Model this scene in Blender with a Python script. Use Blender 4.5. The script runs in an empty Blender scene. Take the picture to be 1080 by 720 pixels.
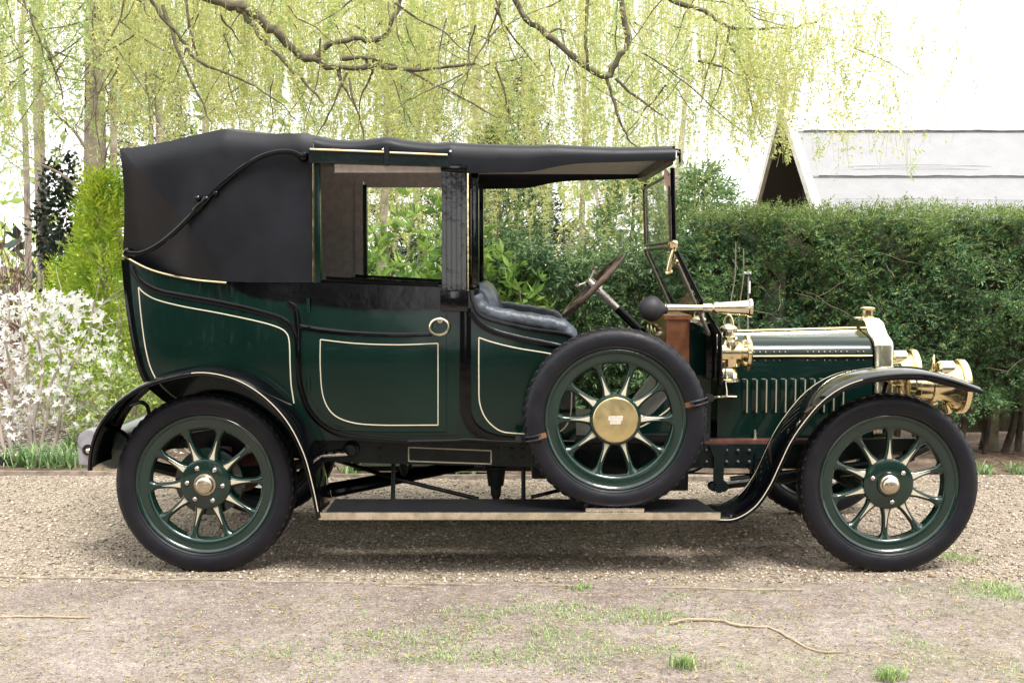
import bpy, bmesh, math, random
import numpy as np
from mathutils import Vector, Matrix
from mathutils.geometry import delaunay_2d_cdt

random.seed(7)
RNG = np.random.default_rng(11)
R = math.radians
SC = bpy.context.scene
COL = SC.collection

# ------------------------------------------------------------------ camera
CAM_Y, CAM_Z, PITCH, FPX = -6.32, 1.49, R(3.774), 1243.0
cam_data = bpy.data.cameras.new("camera")
cam_data.sensor_width = 36.0
cam_data.lens = FPX / 1080 * 36.0
cam_data.clip_start = 0.05
cam_data.clip_end = 2000
cam = bpy.data.objects.new("camera", cam_data)
COL.objects.link(cam)
cam.location = (0, CAM_Y, CAM_Z)
cam.rotation_euler = (math.pi / 2 - PITCH, 0, 0)
SC.camera = cam
SC.render.resolution_x, SC.render.resolution_y = 1024, 682

# ------------------------------------------------------------------ sky, sun, exposure
SUN_EL, SUN_AZ = R(62), R(150)      # azimuth clockwise from +Y
world = bpy.data.worlds.new("World")
SC.world = world
world.use_nodes = True
wn, wl = world.node_tree.nodes, world.node_tree.links
wn.clear()
w_out = wn.new("ShaderNodeOutputWorld")
w_bg = wn.new("ShaderNodeBackground")
w_sky = wn.new("ShaderNodeTexSky")
w_sky.sky_type = 'NISHITA'
w_sky.sun_disc = False
w_sky.sun_elevation = SUN_EL
w_sky.sun_rotation = SUN_AZ
w_sky.air_density = 1.0
w_sky.dust_density = 4.0
w_sky.ozone_density = 1.0
w_mix = wn.new("ShaderNodeMix"); w_mix.data_type = 'RGBA'
w_noise = wn.new("ShaderNodeTexNoise")
w_noise.inputs["Scale"].default_value = 2.2
w_noise.inputs["Detail"].default_value = 6
w_ramp = wn.new("ShaderNodeValToRGB")
w_ramp.color_ramp.elements[0].position = 0.30
w_ramp.color_ramp.elements[0].color = (0.62, 0.62, 0.62, 1)
w_ramp.color_ramp.elements[1].position = 0.62
w_tc = wn.new("ShaderNodeTexCoord")
wl.new(w_tc.outputs["Generated"], w_noise.inputs["Vector"])
wl.new(w_noise.outputs["Fac"], w_ramp.inputs["Fac"])
wl.new(w_ramp.outputs["Color"], w_mix.inputs["Factor"])
wl.new(w_sky.outputs["Color"], w_mix.inputs["A"])
w_mix.inputs["B"].default_value = (8.6, 8.5, 8.3, 1)     # bright thin cloud
wl.new(w_mix.outputs["Result"], w_bg.inputs["Color"])
w_bg.inputs["Strength"].default_value = 0.15
wl.new(w_bg.outputs["Background"], w_out.inputs["Surface"])

sun_data = bpy.data.lights.new("sun", 'SUN')
sun_data.energy = 2.4
sun_data.angle = R(20)
sun_data.color = (1.0, 0.965, 0.92)
sun = bpy.data.objects.new("sun", sun_data)
COL.objects.link(sun)
sd = Vector((math.sin(SUN_AZ) * math.cos(SUN_EL), math.cos(SUN_AZ) * math.cos(SUN_EL), math.sin(SUN_EL)))
sun.rotation_euler = sd.to_track_quat('Z', 'Y').to_euler()
sun.location = sd * 40

SC.view_settings.view_transform = 'Standard'
SC.view_settings.look = 'None'
SC.view_settings.gamma = 1.0
SC.view_settings.use_curve_mapping = False
SC.view_settings.exposure = 1.05
SC.render.engine = 'CYCLES'
SC.cycles.max_bounces = 8
SC.cycles.use_denoising = True

# ------------------------------------------------------------------ measuring: photograph point at a known depth
SP, CP = math.sin(PITCH), math.cos(PITCH)
def P(px, py, Y):
    u, v = (px - 540) / FPX, (py - 360) / FPX
    dx, dy, dz = u, CP - v * SP, -SP - v * CP
    t = (Y - CAM_Y) / dy
    return (t * dx, CAM_Z + t * dz)
def PP(pts, Y):
    return [P(a, b, Y) for a, b in pts]
def P3(px, py, Y):
    x, z = P(px, py, Y)
    return Vector((x, Y, z))
def G(px, py):                      # point on the ground
    u, v = (px - 540) / FPX, (py - 360) / FPX
    t = CAM_Z / (SP + v * CP)
    return (t * u, CAM_Y + t * (CP - v * SP))

# ------------------------------------------------------------------ materials
MATS = {}
def mat(name, color, rough=0.5, metal=0.0, coat=0.0, spec=0.5, noise=0.0, nscale=8.0, bump=0.0, bscale=60.0,
        color2=None, trans=0.0, island=0.0, sheen=0.0, coat_rough=0.05, rnoise=0.0, detail=4):
    m = bpy.data.materials.new(name); m.use_nodes = True
    n, l = m.node_tree.nodes, m.node_tree.links
    b = n["Principled BSDF"]
    b.inputs["Base Color"].default_value = (*color, 1)
    b.inputs["Roughness"].default_value = rough
    b.inputs["Metallic"].default_value = metal
    b.inputs["Coat Weight"].default_value = coat
    b.inputs["Coat Roughness"].default_value = coat_rough
    b.inputs["Specular IOR Level"].default_value = spec
    b.inputs["Sheen Weight"].default_value = sheen
    tc = n.new("ShaderNodeTexCoord")
    last = None
    if noise > 0 or color2 is not None:
        tx = n.new("ShaderNodeTexNoise"); tx.inputs["Scale"].default_value = nscale; tx.inputs["Detail"].default_value = detail
        l.new(tc.outputs["Object"], tx.inputs["Vector"])
        rp = n.new("ShaderNodeValToRGB")
        rp.color_ramp.elements[0].position = 0.35; rp.color_ramp.elements[1].position = 0.65
        c2 = color2 if color2 is not None else tuple(min(1, c * (1 + noise)) for c in color)
        c1 = color if color2 is not None else tuple(c * (1 - noise) for c in color)
        rp.color_ramp.elements[0].color = (*c1, 1); rp.color_ramp.elements[1].color = (*c2, 1)
        l.new(tx.outputs["Fac"], rp.inputs["Fac"]); last = rp.outputs["Color"]
    if island > 0:
        g = n.new("ShaderNodeNewGeometry")
        hs = n.new("ShaderNodeHueSaturation")
        if last is not None: l.new(last, hs.inputs["Color"])
        else: hs.inputs["Color"].default_value = (*color, 1)
        mr = n.new("ShaderNodeMapRange")
        mr.inputs["To Min"].default_value = 1 - island; mr.inputs["To Max"].default_value = 1 + island
        l.new(g.outputs["Random Per Island"], mr.inputs["Value"]); l.new(mr.outputs["Result"], hs.inputs["Value"])
        mh = n.new("ShaderNodeMapRange")
        mh.inputs["To Min"].default_value = 0.5 + island * 0.05; mh.inputs["To Max"].default_value = 0.5 - island * 0.05
        l.new(g.outputs["Random Per Island"], mh.inputs["Value"]); l.new(mh.outputs["Result"], hs.inputs["Hue"])
        last = hs.outputs["Color"]
    if last is not None: l.new(last, b.inputs["Base Color"])
    if rnoise > 0:
        tr = n.new("ShaderNodeTexNoise"); tr.inputs["Scale"].default_value = nscale * 1.7; tr.inputs["Detail"].default_value = 5
        l.new(tc.outputs["Object"], tr.inputs["Vector"])
        mr2 = n.new("ShaderNodeMapRange"); mr2.inputs["From Min"].default_value = 0.3; mr2.inputs["From Max"].default_value = 0.7
        mr2.inputs["To Min"].default_value = max(0, rough - rnoise); mr2.inputs["To Max"].default_value = rough + rnoise
        l.new(tr.outputs["Fac"], mr2.inputs["Value"]); l.new(mr2.outputs["Result"], b.inputs["Roughness"])
    if bump > 0:
        tb = n.new("ShaderNodeTexNoise"); tb.inputs["Scale"].default_value = bscale; tb.inputs["Detail"].default_value = 5
        l.new(tc.outputs["Object"], tb.inputs["Vector"])
        bp = n.new("ShaderNodeBump"); bp.inputs["Strength"].default_value = bump; bp.inputs["Distance"].default_value = 0.02
        l.new(tb.outputs["Fac"], bp.inputs["Height"]); l.new(bp.outputs["Normal"], b.inputs["Normal"])
    if trans > 0:
        t = n.new("ShaderNodeBsdfTranslucent"); mx = n.new("ShaderNodeMixShader"); mx.inputs[0].default_value = trans
        if last is not None: l.new(last, t.inputs["Color"])
        else: t.inputs["Color"].default_value = (*color, 1)
        l.new(b.outputs["BSDF"], mx.inputs[1]); l.new(t.outputs["BSDF"], mx.inputs[2])
        l.new(mx.outputs["Shader"], n["Material Output"].inputs["Surface"])
    MATS[name] = m
    return m

mat("green_paint", (0.0018, 0.0125, 0.0090), 0.20, coat=0.25, noise=0.15, nscale=3, rnoise=0.05, bump=0.05, bscale=7, spec=0.25)
mat("wheel_green", (0.003, 0.018, 0.0125), 0.22, coat=0.5, noise=0.1, nscale=20, bump=0.05, bscale=40)
mat("black_gloss", (0.0015, 0.0015, 0.002), 0.12, coat=0.0, spec=0.3, bump=0.06, bscale=12, rnoise=0.03)
mat("fender_black", (0.0015, 0.0015, 0.0025), 0.07, coat=0.2, spec=0.4, bump=0.05, bscale=7)
mat("pillar_black", (0.003, 0.003, 0.004), 0.07, coat=0.3, spec=0.5, bump=0.16, bscale=9)
mat("underside_black", (0.008, 0.008, 0.008), 0.75, noise=0.5, nscale=12, bump=0.2)
mat("chassis_paint", (0.003, 0.008, 0.0075), 0.36, spec=0.3, noise=0.4, nscale=9, bump=0.15, bscale=50, rnoise=0.12)
mat("cream_line", (0.54, 0.49, 0.36), 0.5)
mat("canopy_lining", (0.50, 0.47, 0.43), 0.9, noise=0.1, nscale=20)
mat("toe_metal", (0.16, 0.15, 0.15), 0.6, noise=0.2, nscale=12)
mat("hood_leather", (0.0062, 0.0072, 0.0105), 0.45, noise=0.2, nscale=7, bump=0.05, bscale=200, spec=0.30, rnoise=.05)
mat("louvre_line", (0.27, 0.25, 0.18), 0.5)
mat("seat_leather", (0.055, 0.066, 0.085), 0.42, noise=0.25, nscale=14, bump=0.35, bscale=35)
mat("lining", (0.80, 0.735, 0.69), 0.9, noise=0.12, nscale=30, bump=0.1, bscale=300, sheen=0.3)
mat("brass", (0.84, 0.70, 0.42), 0.17, metal=1.0, noise=0.10, nscale=14, rnoise=0.08, bump=0.04, bscale=25)
mat("polished_brass", (0.88, 0.80, 0.58), 0.16, metal=1.0, noise=0.08, nscale=9, rnoise=0.06, bump=0.05, bscale=14)
mat("cap_metal", (0.66, 0.57, 0.43), 0.28, metal=1.0, noise=0.12, nscale=18, rnoise=0.08)
mat("hub_brass", (0.74, 0.61, 0.32), 0.34, metal=1.0, noise=0.12, nscale=18, rnoise=0.08, bump=0.04, bscale=30)
mat("silver_metal", (0.66, 0.59, 0.53), 0.25, metal=1.0, noise=0.15, nscale=30, rnoise=0.1)
mat("nosing", (0.70, 0.62, 0.48), 0.34, metal=0.9, noise=0.2, nscale=18, rnoise=0.12)
mat("grey_metal", (0.34, 0.33, 0.36), 0.5, metal=0.35, noise=0.15, nscale=20)
mat("rubber", (0.006, 0.0064, 0.0105), 0.46, noise=0.35, nscale=7, bump=0.10, bscale=40, spec=0.28, rnoise=0.10, color2=(0.0105, 0.0102, 0.0132))
mat("dull_bolt", (0.045, 0.05, 0.05), 0.45, metal=0.5)
mat("tread_rubber", (0.016, 0.0145, 0.013), 0.8, noise=0.3, nscale=18, bump=0.3, bscale=60)
mat("rubber_mat", (0.008, 0.008, 0.010), 0.45, noise=0.2, nscale=20, bump=0.2, bscale=90)
mat("bulb_rubber", (0.02, 0.019, 0.024), 0.6, noise=0.3, nscale=25)
mat("wood", (0.16, 0.055, 0.022), 0.32, coat=0.3, color2=(0.24, 0.09, 0.035), nscale=22, bump=0.1)
mat("dark_wood", (0.060, 0.040, 0.028), 0.4, coat=0.2, color2=(0.115, 0.078, 0.055), nscale=30)
mat("leather_strap", (0.19, 0.075, 0.032), 0.55, noise=0.3, nscale=30, bump=0.2)
mat("maroon_paint", (0.085, 0.018, 0.014), 0.4, noise=0.2, nscale=14)
mat("sill_wood", (0.095, 0.038, 0.028), 0.42, noise=0.3, nscale=25)
mat("white_metal", (0.85, 0.85, 0.83), 0.35)
mat("black_rod", (0.012, 0.012, 0.014), 0.3)
mat("pink_cloth", (0.58, 0.40, 0.34), 0.9, noise=0.1)
def glass_mat():
    m = bpy.data.materials.new("screen_glass"); m.use_nodes = True
    n, l = m.node_tree.nodes, m.node_tree.links
    n.remove(n["Principled BSDF"])
    t = n.new("ShaderNodeBsdfTransparent"); t.inputs["Color"].default_value = (0.93, 0.96, 0.955, 1)
    g = n.new("ShaderNodeBsdfGlossy"); g.inputs["Roughness"].default_value = 0.06
    mx = n.new("ShaderNodeMixShader"); mx.inputs[0].default_value = 0.26
    l.new(t.outputs[0], mx.inputs[1]); l.new(g.outputs[0], mx.inputs[2])
    l.new(mx.outputs[0], n["Material Output"].inputs["Surface"])
    MATS["screen_glass"] = m
glass_mat()
# vegetation, ground, barn
mat("willow_leaf", (0.62, 0.66, 0.25), 0.6, island=0.28, trans=0.55, color2=(0.72, 0.71, 0.33), nscale=1.3)
mat("willow_leaf_green", (0.48, 0.62, 0.26), 0.6, island=0.35, trans=0.5)
mat("strand_bark", (0.40, 0.42, 0.16), 0.8)
mat("willow_bark", (0.115, 0.10, 0.062), 0.85, noise=0.4, nscale=16, bump=0.6, bscale=30)
mat("pale_bark", (0.44, 0.38, 0.335), 0.9, noise=0.35, nscale=6, bump=0.6, bscale=22)
mat("grey_bark", (0.30, 0.25, 0.215), 0.9, noise=0.35, nscale=6, bump=0.6, bscale=22)
mat("red_twig", (0.21, 0.115, 0.09), 0.9, island=0.4)
mat("twig", (0.24, 0.19, 0.15), 0.9, island=0.4)
mat("hedge_leaf", (0.075, 0.175, 0.075), 0.42, island=0.6, trans=0.35, color2=(0.14, 0.265, 0.10), nscale=2.5)
mat("sunlit_hedge_tip", (0.20, 0.28, 0.085), 0.5, island=0.45, trans=0.3)  # pale tips, massed on top: sunlight there put into the leaf colour
mat("conifer_leaf", (0.065, 0.14, 0.06), 0.5, island=0.5, trans=0.3, color2=(0.12, 0.20, 0.075), nscale=2.0)
mat("pale_conifer_leaf", (0.25, 0.38, 0.17), 0.55, island=0.4, trans=0.3)
mat("dark_leaf", (0.025, 0.045, 0.03), 0.45, island=0.5, trans=0.15)
mat("golden_leaf", (0.56, 0.64, 0.07), 0.6, island=0.35, trans=0.45, color2=(0.30, 0.48, 0.06), nscale=4)
mat("laurel_leaf", (0.17, 0.31, 0.07), 0.22, island=0.45, trans=0.4, color2=(0.30, 0.44, 0.11), nscale=3)
mat("magnolia_petal", (0.92, 0.91, 0.90), 0.6, island=0.03, trans=0.5)
mat("bush_leaf", (0.34, 0.45, 0.12), 0.6, island=0.4, trans=0.4)
mat("grass_blade", (0.29, 0.41, 0.15), 0.5, island=0.4, trans=0.35)
mat("daffodil_leaf", (0.22, 0.36, 0.14), 0.4, island=0.4, trans=0.35)
mat("yellow_litter", (0.38, 0.29, 0.06), 0.7, island=0.4)
mat("brown_litter", (0.11, 0.075, 0.05), 0.85, island=0.5)
mat("hedge_stem", (0.065, 0.048, 0.036), 0.95, noise=0.5, nscale=9, bump=0.5)
mat("stone", (0.43, 0.36, 0.28), 0.75, island=0.55)
mat("edging_wood", (0.27, 0.225, 0.18), 0.9, noise=0.35, nscale=14, bump=0.3)
mat("fence_wood", (0.15, 0.135, 0.085), 0.9, noise=0.35, nscale=10, bump=0.3)
mat("barn_board", (0.03, 0.028, 0.028), 0.9, noise=0.4, nscale=8)
mat("verge_paint", (0.80, 0.76, 0.72), 0.7, noise=0.1, nscale=6)
mat("dry_twig", (0.40, 0.31, 0.20), 0.8, noise=0.2, nscale=12)
mat("black_plastic", (0.015, 0.015, 0.018), 0.5, noise=0.2)

# ------------------------------------------------------------------ object helpers
def link(name, me, parent=None):
    o = bpy.data.objects.new(name, me)
    COL.objects.link(o)
    if parent is not None: o.parent = parent
    return o
def root_of(o):
    while o.parent: o = o.parent
    return o
def thing(name, label, cat, loc=(0, 0, 0), group=None):
    o = bpy.data.objects.new(name, None); COL.objects.link(o)
    o.empty_display_size = 0.2
    o.location = loc; o["label"] = label; o["category"] = cat
    if group: o["group"] = group
    return o
def obj(name, bm, mats, parent=None, smooth=True, local=False, angle=35):
    """one bmesh -> one object; coordinates are world unless local"""
    if parent is not None and not local:
        off = Vector(root_of(parent).location)
        if off.length > 0: bmesh.ops.translate(bm, verts=bm.verts, vec=-off)
    bmesh.ops.recalc_face_normals(bm, faces=bm.faces)
    me = bpy.data.meshes.new(name)
    if smooth:
        ca = math.cos(R(angle))
        for f in bm.faces: f.smooth = True
        for e in bm.edges:
            if len(e.link_faces) == 2 and e.link_faces[0].normal.dot(e.link_faces[1].normal) < ca: e.smooth = False
    bm.to_mesh(me); bm.free()
    for m in (mats if isinstance(mats, (list, tuple)) else [mats]): me.materials.append(MATS[m])
    return link(name, me, parent)
def np_obj(name, V, F, mats, parent=None, midx=None, smooth=False):
    """numpy verts (n,3) and faces (m,k)"""
    V = np.asarray(V, dtype=np.float32); F = np.asarray(F, dtype=np.int32)
    if parent is not None: V = V - np.array(root_of(parent).location, dtype=np.float32)
    me = bpy.data.meshes.new(name)
    k = F.shape[1]
    me.vertices.add(len(V)); me.vertices.foreach_set("co", V.ravel())
    me.loops.add(F.size); me.loops.foreach_set("vertex_index", F.ravel())
    me.polygons.add(len(F)); me.polygons.foreach_set("loop_start", np.arange(0, F.size, k, dtype=np.int32))
    if midx is not None: me.polygons.foreach_set("material_index", np.asarray(midx, dtype=np.int32))
    if smooth: me.polygons.foreach_set("use_smooth", np.ones(len(F), dtype=bool))
    for m in (mats if isinstance(mats, (list, tuple)) else [mats]): me.materials.append(MATS[m])
    me.update(calc_edges=True); me.validate()
    return link(name, me, parent)

def smooth(pts, n=6, closed=False):
    """Catmull-Rom through points of any dimension"""
    pts = [Vector(p) for p in pts]; out = []
    N = len(pts)
    for i in range(N if closed else N - 1):
        p1, p2 = pts[i], pts[(i + 1) % N]
        p0 = pts[(i - 1) % N] if (closed or i > 0) else p1 - (p2 - p1)
        p3 = pts[(i + 2) % N] if (closed or i + 2 < N) else p2 + (p2 - p1)
        for k in range(n):
            t = k / n
            out.append(0.5 * ((2 * p1) + (-p0 + p2) * t + (2 * p0 - 5 * p1 + 4 * p2 - p3) * t * t + (-p0 + 3 * p1 - 3 * p2 + p3) * t ** 3))
    if not closed: out.append(pts[-1].copy())
    return out
def add_loft(bm, rings, closed_ring=True, cap=True, loop=False, mi=0):
    vr = [[bm.verts.new(v) for v in r] for r in rings]
    n = len(vr[0])
    M = len(vr)
    for i in range(M if loop else M - 1):
        a, b = vr[i], vr[(i + 1) % M]
        for j in range(n if closed_ring else n - 1):
            k = (j + 1) % n
            f = bm.faces.new((a[j], a[k], b[k], b[j])); f.material_index = mi
    if cap and closed_ring and not loop:
        for r in (vr[0], vr[-1]):
            f = bm.faces.new(r); f.material_index = mi
    return vr
def add_tube(bm, pts, r, n=8, cap=True, mi=0, flat=1.0):
    pts = [Vector(p) for p in pts]
    rad = r if isinstance(r, (list, tuple)) else [r] * len(pts)
    rings = []; u = None
    for i, p in enumerate(pts):
        d = (pts[min(i + 1, len(pts) - 1)] - pts[max(i - 1, 0)]).normalized()
        if u is None:
            u = d.orthogonal().normalized()
        else:
            u = (u - d * u.dot(d)).normalized()
        w = d.cross(u)
        rings.append([p + (u * math.cos(2 * math.pi * k / n) + w * math.sin(2 * math.pi * k / n) * flat) * rad[i] for k in range(n)])
    add_loft(bm, rings, cap=cap, mi=mi)
def add_lathe(bm, prof, origin=(0, 0, 0), axis=(0, 0, 1), n=32, mi=0, cap=True):
    """prof = [(distance along axis, radius)]"""
    a = Vector(axis).normalized(); u = a.orthogonal().normalized(); w = a.cross(u); o = Vector(origin)
    rings = [[o + a * h + (u * math.cos(2 * math.pi * k / n) + w * math.sin(2 * math.pi * k / n)) * max(r, 1e-4) for k in range(n)] for h, r in prof]
    add_loft(bm, rings, cap=cap, mi=mi)
def add_box(bm, lo, hi, mi=0, bevel=0.0):
    lo, hi = Vector(lo), Vector(hi)
    vs = [bm.verts.new((x, y, z)) for x in (lo.x, hi.x) for y in (lo.y, hi.y) for z in (lo.z, hi.z)]
    fs = []
    for q in ((0, 1, 3, 2), (4, 6, 7, 5), (0, 4, 5, 1), (2, 3, 7, 6), (0, 2, 6, 4), (1, 5, 7, 3)):
        f = bm.faces.new([vs[i] for i in q]); f.material_index = mi; fs.append(f)
    if bevel > 0:
        es = list({e for f in fs for e in f.edges})
        bmesh.ops.bevel(bm, geom=es, offset=bevel, segments=2, affect='EDGES', profile=0.7)
def add_prism(bm, poly, y0, y1, mi=0):
    """poly in (x,z), extruded between y0 and y1"""
    a = [bm.verts.new((p[0], y0, p[1])) for p in poly]; b = [bm.verts.new((p[0], y1, p[1])) for p in poly]
    for r in (a, b):
        f = bm.faces.new(r); f.material_index = mi
    n = len(poly)
    for i in range(n):
        f = bm.faces.new((a[i], a[(i + 1) % n], b[(i + 1) % n], b[i])); f.material_index = mi
def add_panel(bm, poly, yf, step=0.05, mirror=False, mi=0, creases=()):
    """fill a polygon in (x,z) with a fine mesh whose depth follows yf(x,z)"""
    pts = [Vector((p[0], p[1])) for p in poly]
    dense = []
    for i, p in enumerate(pts):
        q = pts[(i + 1) % len(pts)]; k = max(1, int((q - p).length / step))
        for j in range(k): dense.append(p.lerp(q, j / k))
    nb = len(dense)
    xs = [p.x for p in dense]; zs = [p.y for p in dense]
    inner = []
    x = min(xs) + step
    while x < max(xs):
        z = min(zs) + step
        while z < max(zs):
            ins = False; j = nb - 1
            for i in range(nb):
                a, b = dense[i], dense[j]
                if (a.y > z) != (b.y > z) and x < (b.x - a.x) * (z - a.y) / (b.y - a.y) + a.x: ins = not ins
                j = i
            if ins and min((d - Vector((x, z))).length for d in dense) > step * 0.5: inner.append(Vector((x, z)))
            z += step
        x += step
    cpts, ced = [], []
    for a, b in creases:
        k = max(2, int((Vector(b) - Vector(a)).length / step))
        for j in range(k + 1):
            cpts.append(Vector(a).lerp(Vector(b), j / k))
            if j: ced.append((len(cpts) - 2, len(cpts) - 1))
    inner = [p for p in inner if all((p - q).length > step * .6 for q in cpts)]
    o_ = nb + len(inner)
    vs, es, fs, *_ = delaunay_2d_cdt(dense + inner + cpts, [(i, (i + 1) % nb) for i in range(nb)] + [(a + o_, b + o_) for a, b in ced], [], 1, 1e-6)
    for s in ((1, -1) if mirror else (1,)):
        V = [bm.verts.new((v.x, s * yf(v.x, v.y), v.y)) for v in vs]
        for f in fs:
            try:
                nf = bm.faces.new([V[i] for i in f]); nf.material_index = mi
            except ValueError: pass
    return [(d.x, d.y) for d in dense]
def add_strip(bm, path, width, yf, h=0.006, mi=0):
    """raised moulding along a path in (x,z) lying on the surface y = yf(x,z), bulging towards -y"""
    path = [Vector((p[0], p[1])) for p in path]
    rings = []
    W = width if isinstance(width, (list, tuple)) else [width] * len(path)
    for i, p in enumerate(path):
        d = path[min(i + 1, len(path) - 1)] - path[max(i - 1, 0)]
        nrm = Vector((-d.y, d.x)).normalized()
        ring = []
        for s, hh in ((-0.5, -0.004), (-0.46, h * 0.55), (-0.2, h), (0.2, h), (0.46, h * 0.55), (0.5, -0.004)):
            q = p + nrm * W[i] * s
            ring.append((q.x, yf(q.x, q.y) - hh, q.y))
        rings.append(ring)
    add_loft(bm, rings, closed_ring=True, cap=True, mi=mi)
def new(): return bmesh.new()

# ================================================================== THE CAR
car = thing("vintage_car", "dark green antique landaulet with black folding hood, brass lamps and a side-mounted spare wheel", "car")

YB = -0.60
XR = P(131, 270, -.45)[0]
def yb(x, z):
    """depth of the near body side: narrows in plan to the rear, tucks under at the bottom"""
    t = min(1, max(0, (-1.20 - x) / (-1.20 - XR)))
    y = YB + 0.15 * t * t
    b = max(0, (0.80 - z) / 0.35)
    y += 0.045 * b * b
    y += 0.02 * max(0, (z - 1.05) / 0.3)
    return y
def yoff(d):
    return lambda x, z: yb(x, z) - d

def trace(pts, yf, Y0=YB):
    """points of the photograph on a curved side: settle each one on the surface it belongs to"""
    out = []
    for a, b in pts:
        y = Y0
        for _ in range(4): y = yf(*P(a, b, y))
        out.append(P(a, b, y))
    return out
# ---- body tub
bm = new()
outline = trace([(131, 270), (160, 284), (200, 293), (240, 298), (330, 298), (466, 304), (497, 306), (499, 318), (506, 330),
              (525, 338), (560, 346), (598, 352), (603, 362), (606, 400), (608, 464), (560, 465), (320, 464), (255, 456), (212, 440),
              (188, 428), (166, 411), (151, 392), (142, 360), (136, 320)], yb)
dn = add_panel(bm, outline, yb, 0.05, mirror=True)
# rear and underside skin joining both sides
rear = smooth([Vector((p[0], p[1], 0)) for p in trace([(131, 270), (136, 320), (142, 360), (151, 392), (166, 411), (188, 428), (212, 440), (255, 456), (320, 464), (608, 464)], yb)], 4)
rings = []
for p in rear:
    y = yb(p.x, p.y)
    out = 0.05 if p.x < -1.4 else 0.0
    rings.append([(p.x - (out if abs(k) < 0.95 else 0) * math.cos(k * 1.5), -y * k, p.y) for k in (-1, -0.93, -0.8, -0.5, 0, 0.5, 0.8, 0.93, 1)])
add_loft(bm, rings, closed_ring=False, cap=False)
body = obj("body", bm, "green_paint", car)
# floor of the driver's compartment, toe board and scuttle
bm = new()
x0, zf = P(600, 458, -0.5); x1 = P(748, 458, -0.5)[0]
add_box(bm, (x0 - 0.02, -0.52, zf - 0.03), (x1, 0.52, zf))
obj("floor_board", bm, "rubber_mat", car)
bm = new()
a = P(672, 456, -0.4); b = P(722, 392, -0.4)
add_prism(bm, [a, b, (b[0] + .02, b[1]), (a[0] + .02, a[1])], -0.44, 0.44)
obj("toe_board", bm, "toe_metal", car)
bm = new()
sc = PP([(727, 338), (749, 348), (749, 463), (640, 463), (660, 452), (690, 436), (712, 414), (725, 390)], -0.50)
ysc = lambda x, z: -0.50 + 0.10 * max(0, (x - 0.55) / 0.45)
add_panel(bm, sc, ysc, 0.05, mirror=True)
xs = P(749, 348, -0.45)[0]
add_box(bm, (xs - 0.015, -0.40, P(749, 462, -.45)[1]), (xs + 0.015, 0.40, P(749, 346, -.45)[1]))
scuttle = obj("scuttle", bm, "green_paint", car)
bm = new()
add_strip(bm, smooth(PP([(655, 458), (680, 449), (705, 434), (718, 420)], -0.5), 4), 0.008, ysc, 0.003)
obj("pinstripe", bm, "cream_line", scuttle)
bm = new()
x0, z0 = P(702, 400, -0.42); x1, z1 = P(727, 336, -0.42)
add_box(bm, (x0, -0.43, z0), (x1, 0.43, z1), bevel=0.006)
add_box(bm, (x0 - .012, -0.44, z1 - .004), (x1 + .01, 0.44, z1 + .018), bevel=0.004)
dash = obj("dashboard", bm, "wood", car)
bm = new()
for yy, rr in ((-0.12, .04), (0.05, .05), (0.2, .04)):
    add_lathe(bm, [(0, rr), (.02, rr), (.025, rr * .85)], (x0, yy, z1 - .10), (-1, 0, 0), 20)
obj("gauge", bm, "polished_brass", dash)

# ---- black mouldings, belt and pinstripes
def sp(pts, n=6): return smooth(trace(pts, yb), n)
bm = new()
belt = PP([(238, 299), (280, 298.5), (331, 299), (331, 298), (466, 303), (497, 306), (497, 325), (440, 326), (385, 326), (340, 322), (318, 319),
           (290, 316), (265, 312), (248, 305)], YB)
add_panel(bm, belt, yoff(0.007), 0.04)
add_strip(bm, sp([(132, 274), (136, 320), (143, 365), (153, 398), (170, 416), (195, 432), (225, 446)]), 0.04, yb, 0.007)
add_strip(bm, sp([(139, 281), (147, 295), (165, 306), (192, 312), (230, 319), (270, 328), (298, 337), (309, 348), (314, 362), (315, 385), (317, 408), (327, 434), (348, 453), (378, 462), (430, 466)]), 0.030, yb, 0.007)
add_strip(bm, sp([(304, 319), (311, 325), (314, 338), (315, 360)]), 0.030, yb, 0.008)
add_strip(bm, sp([(316, 344), (345, 348), (385, 352), (425, 353), (455, 352)]), 0.024, yb, 0.008)
add_strip(bm, sp([(430, 466), (480, 465), (492, 464), (540, 466), (606, 466)]), 0.022, yb, 0.009)
add_strip(bm, sp([(491, 322), (491, 360), (491, 420), (493, 440), (503, 454), (522, 463), (548, 466)]), 0.056, yb, 0.007)
add_strip(bm, sp([(497, 329), (506, 341), (522, 350), (548, 357), (578, 363), (600, 368)]), 0.032, yb, 0.010)
add_strip(bm, sp([(497, 306), (499, 318), (506, 331), (525, 339), (560, 347), (598, 353), (603, 363), (606, 400)]), 0.022, yb, 0.012)
obj("moulding", bm, "black_gloss", body)
bm = new()
ST = 0.0066
add_strip(bm, sp([(146, 303), (149, 335), (154, 370), (162, 395), (178, 414), (200, 428), (215, 436)]), ST, yb, 0.003)
add_strip(bm, sp([(146, 303), (152, 309), (165, 316), (192, 323), (230, 330), (268, 338), (290, 344), (301, 350), (305, 360), (306, 385), (307, 405), (310, 425)]), ST, yb, 0.003)
add_strip(bm, sp([(505, 356), (520, 361), (545, 367), (575, 372), (606, 378)]), ST, yb, 0.003)
add_strip(bm, sp([(505, 356), (505, 400), (506, 425), (513, 442), (527, 454), (545, 457), (575, 458)]), ST, yb, 0.003)
add_strip(bm, sp([(575, 458), (592, 454), (601, 440), (603, 415), (603, 378)]), ST, yb, 0.003)
obj("pinstripe", bm, "cream_line", body)
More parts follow.
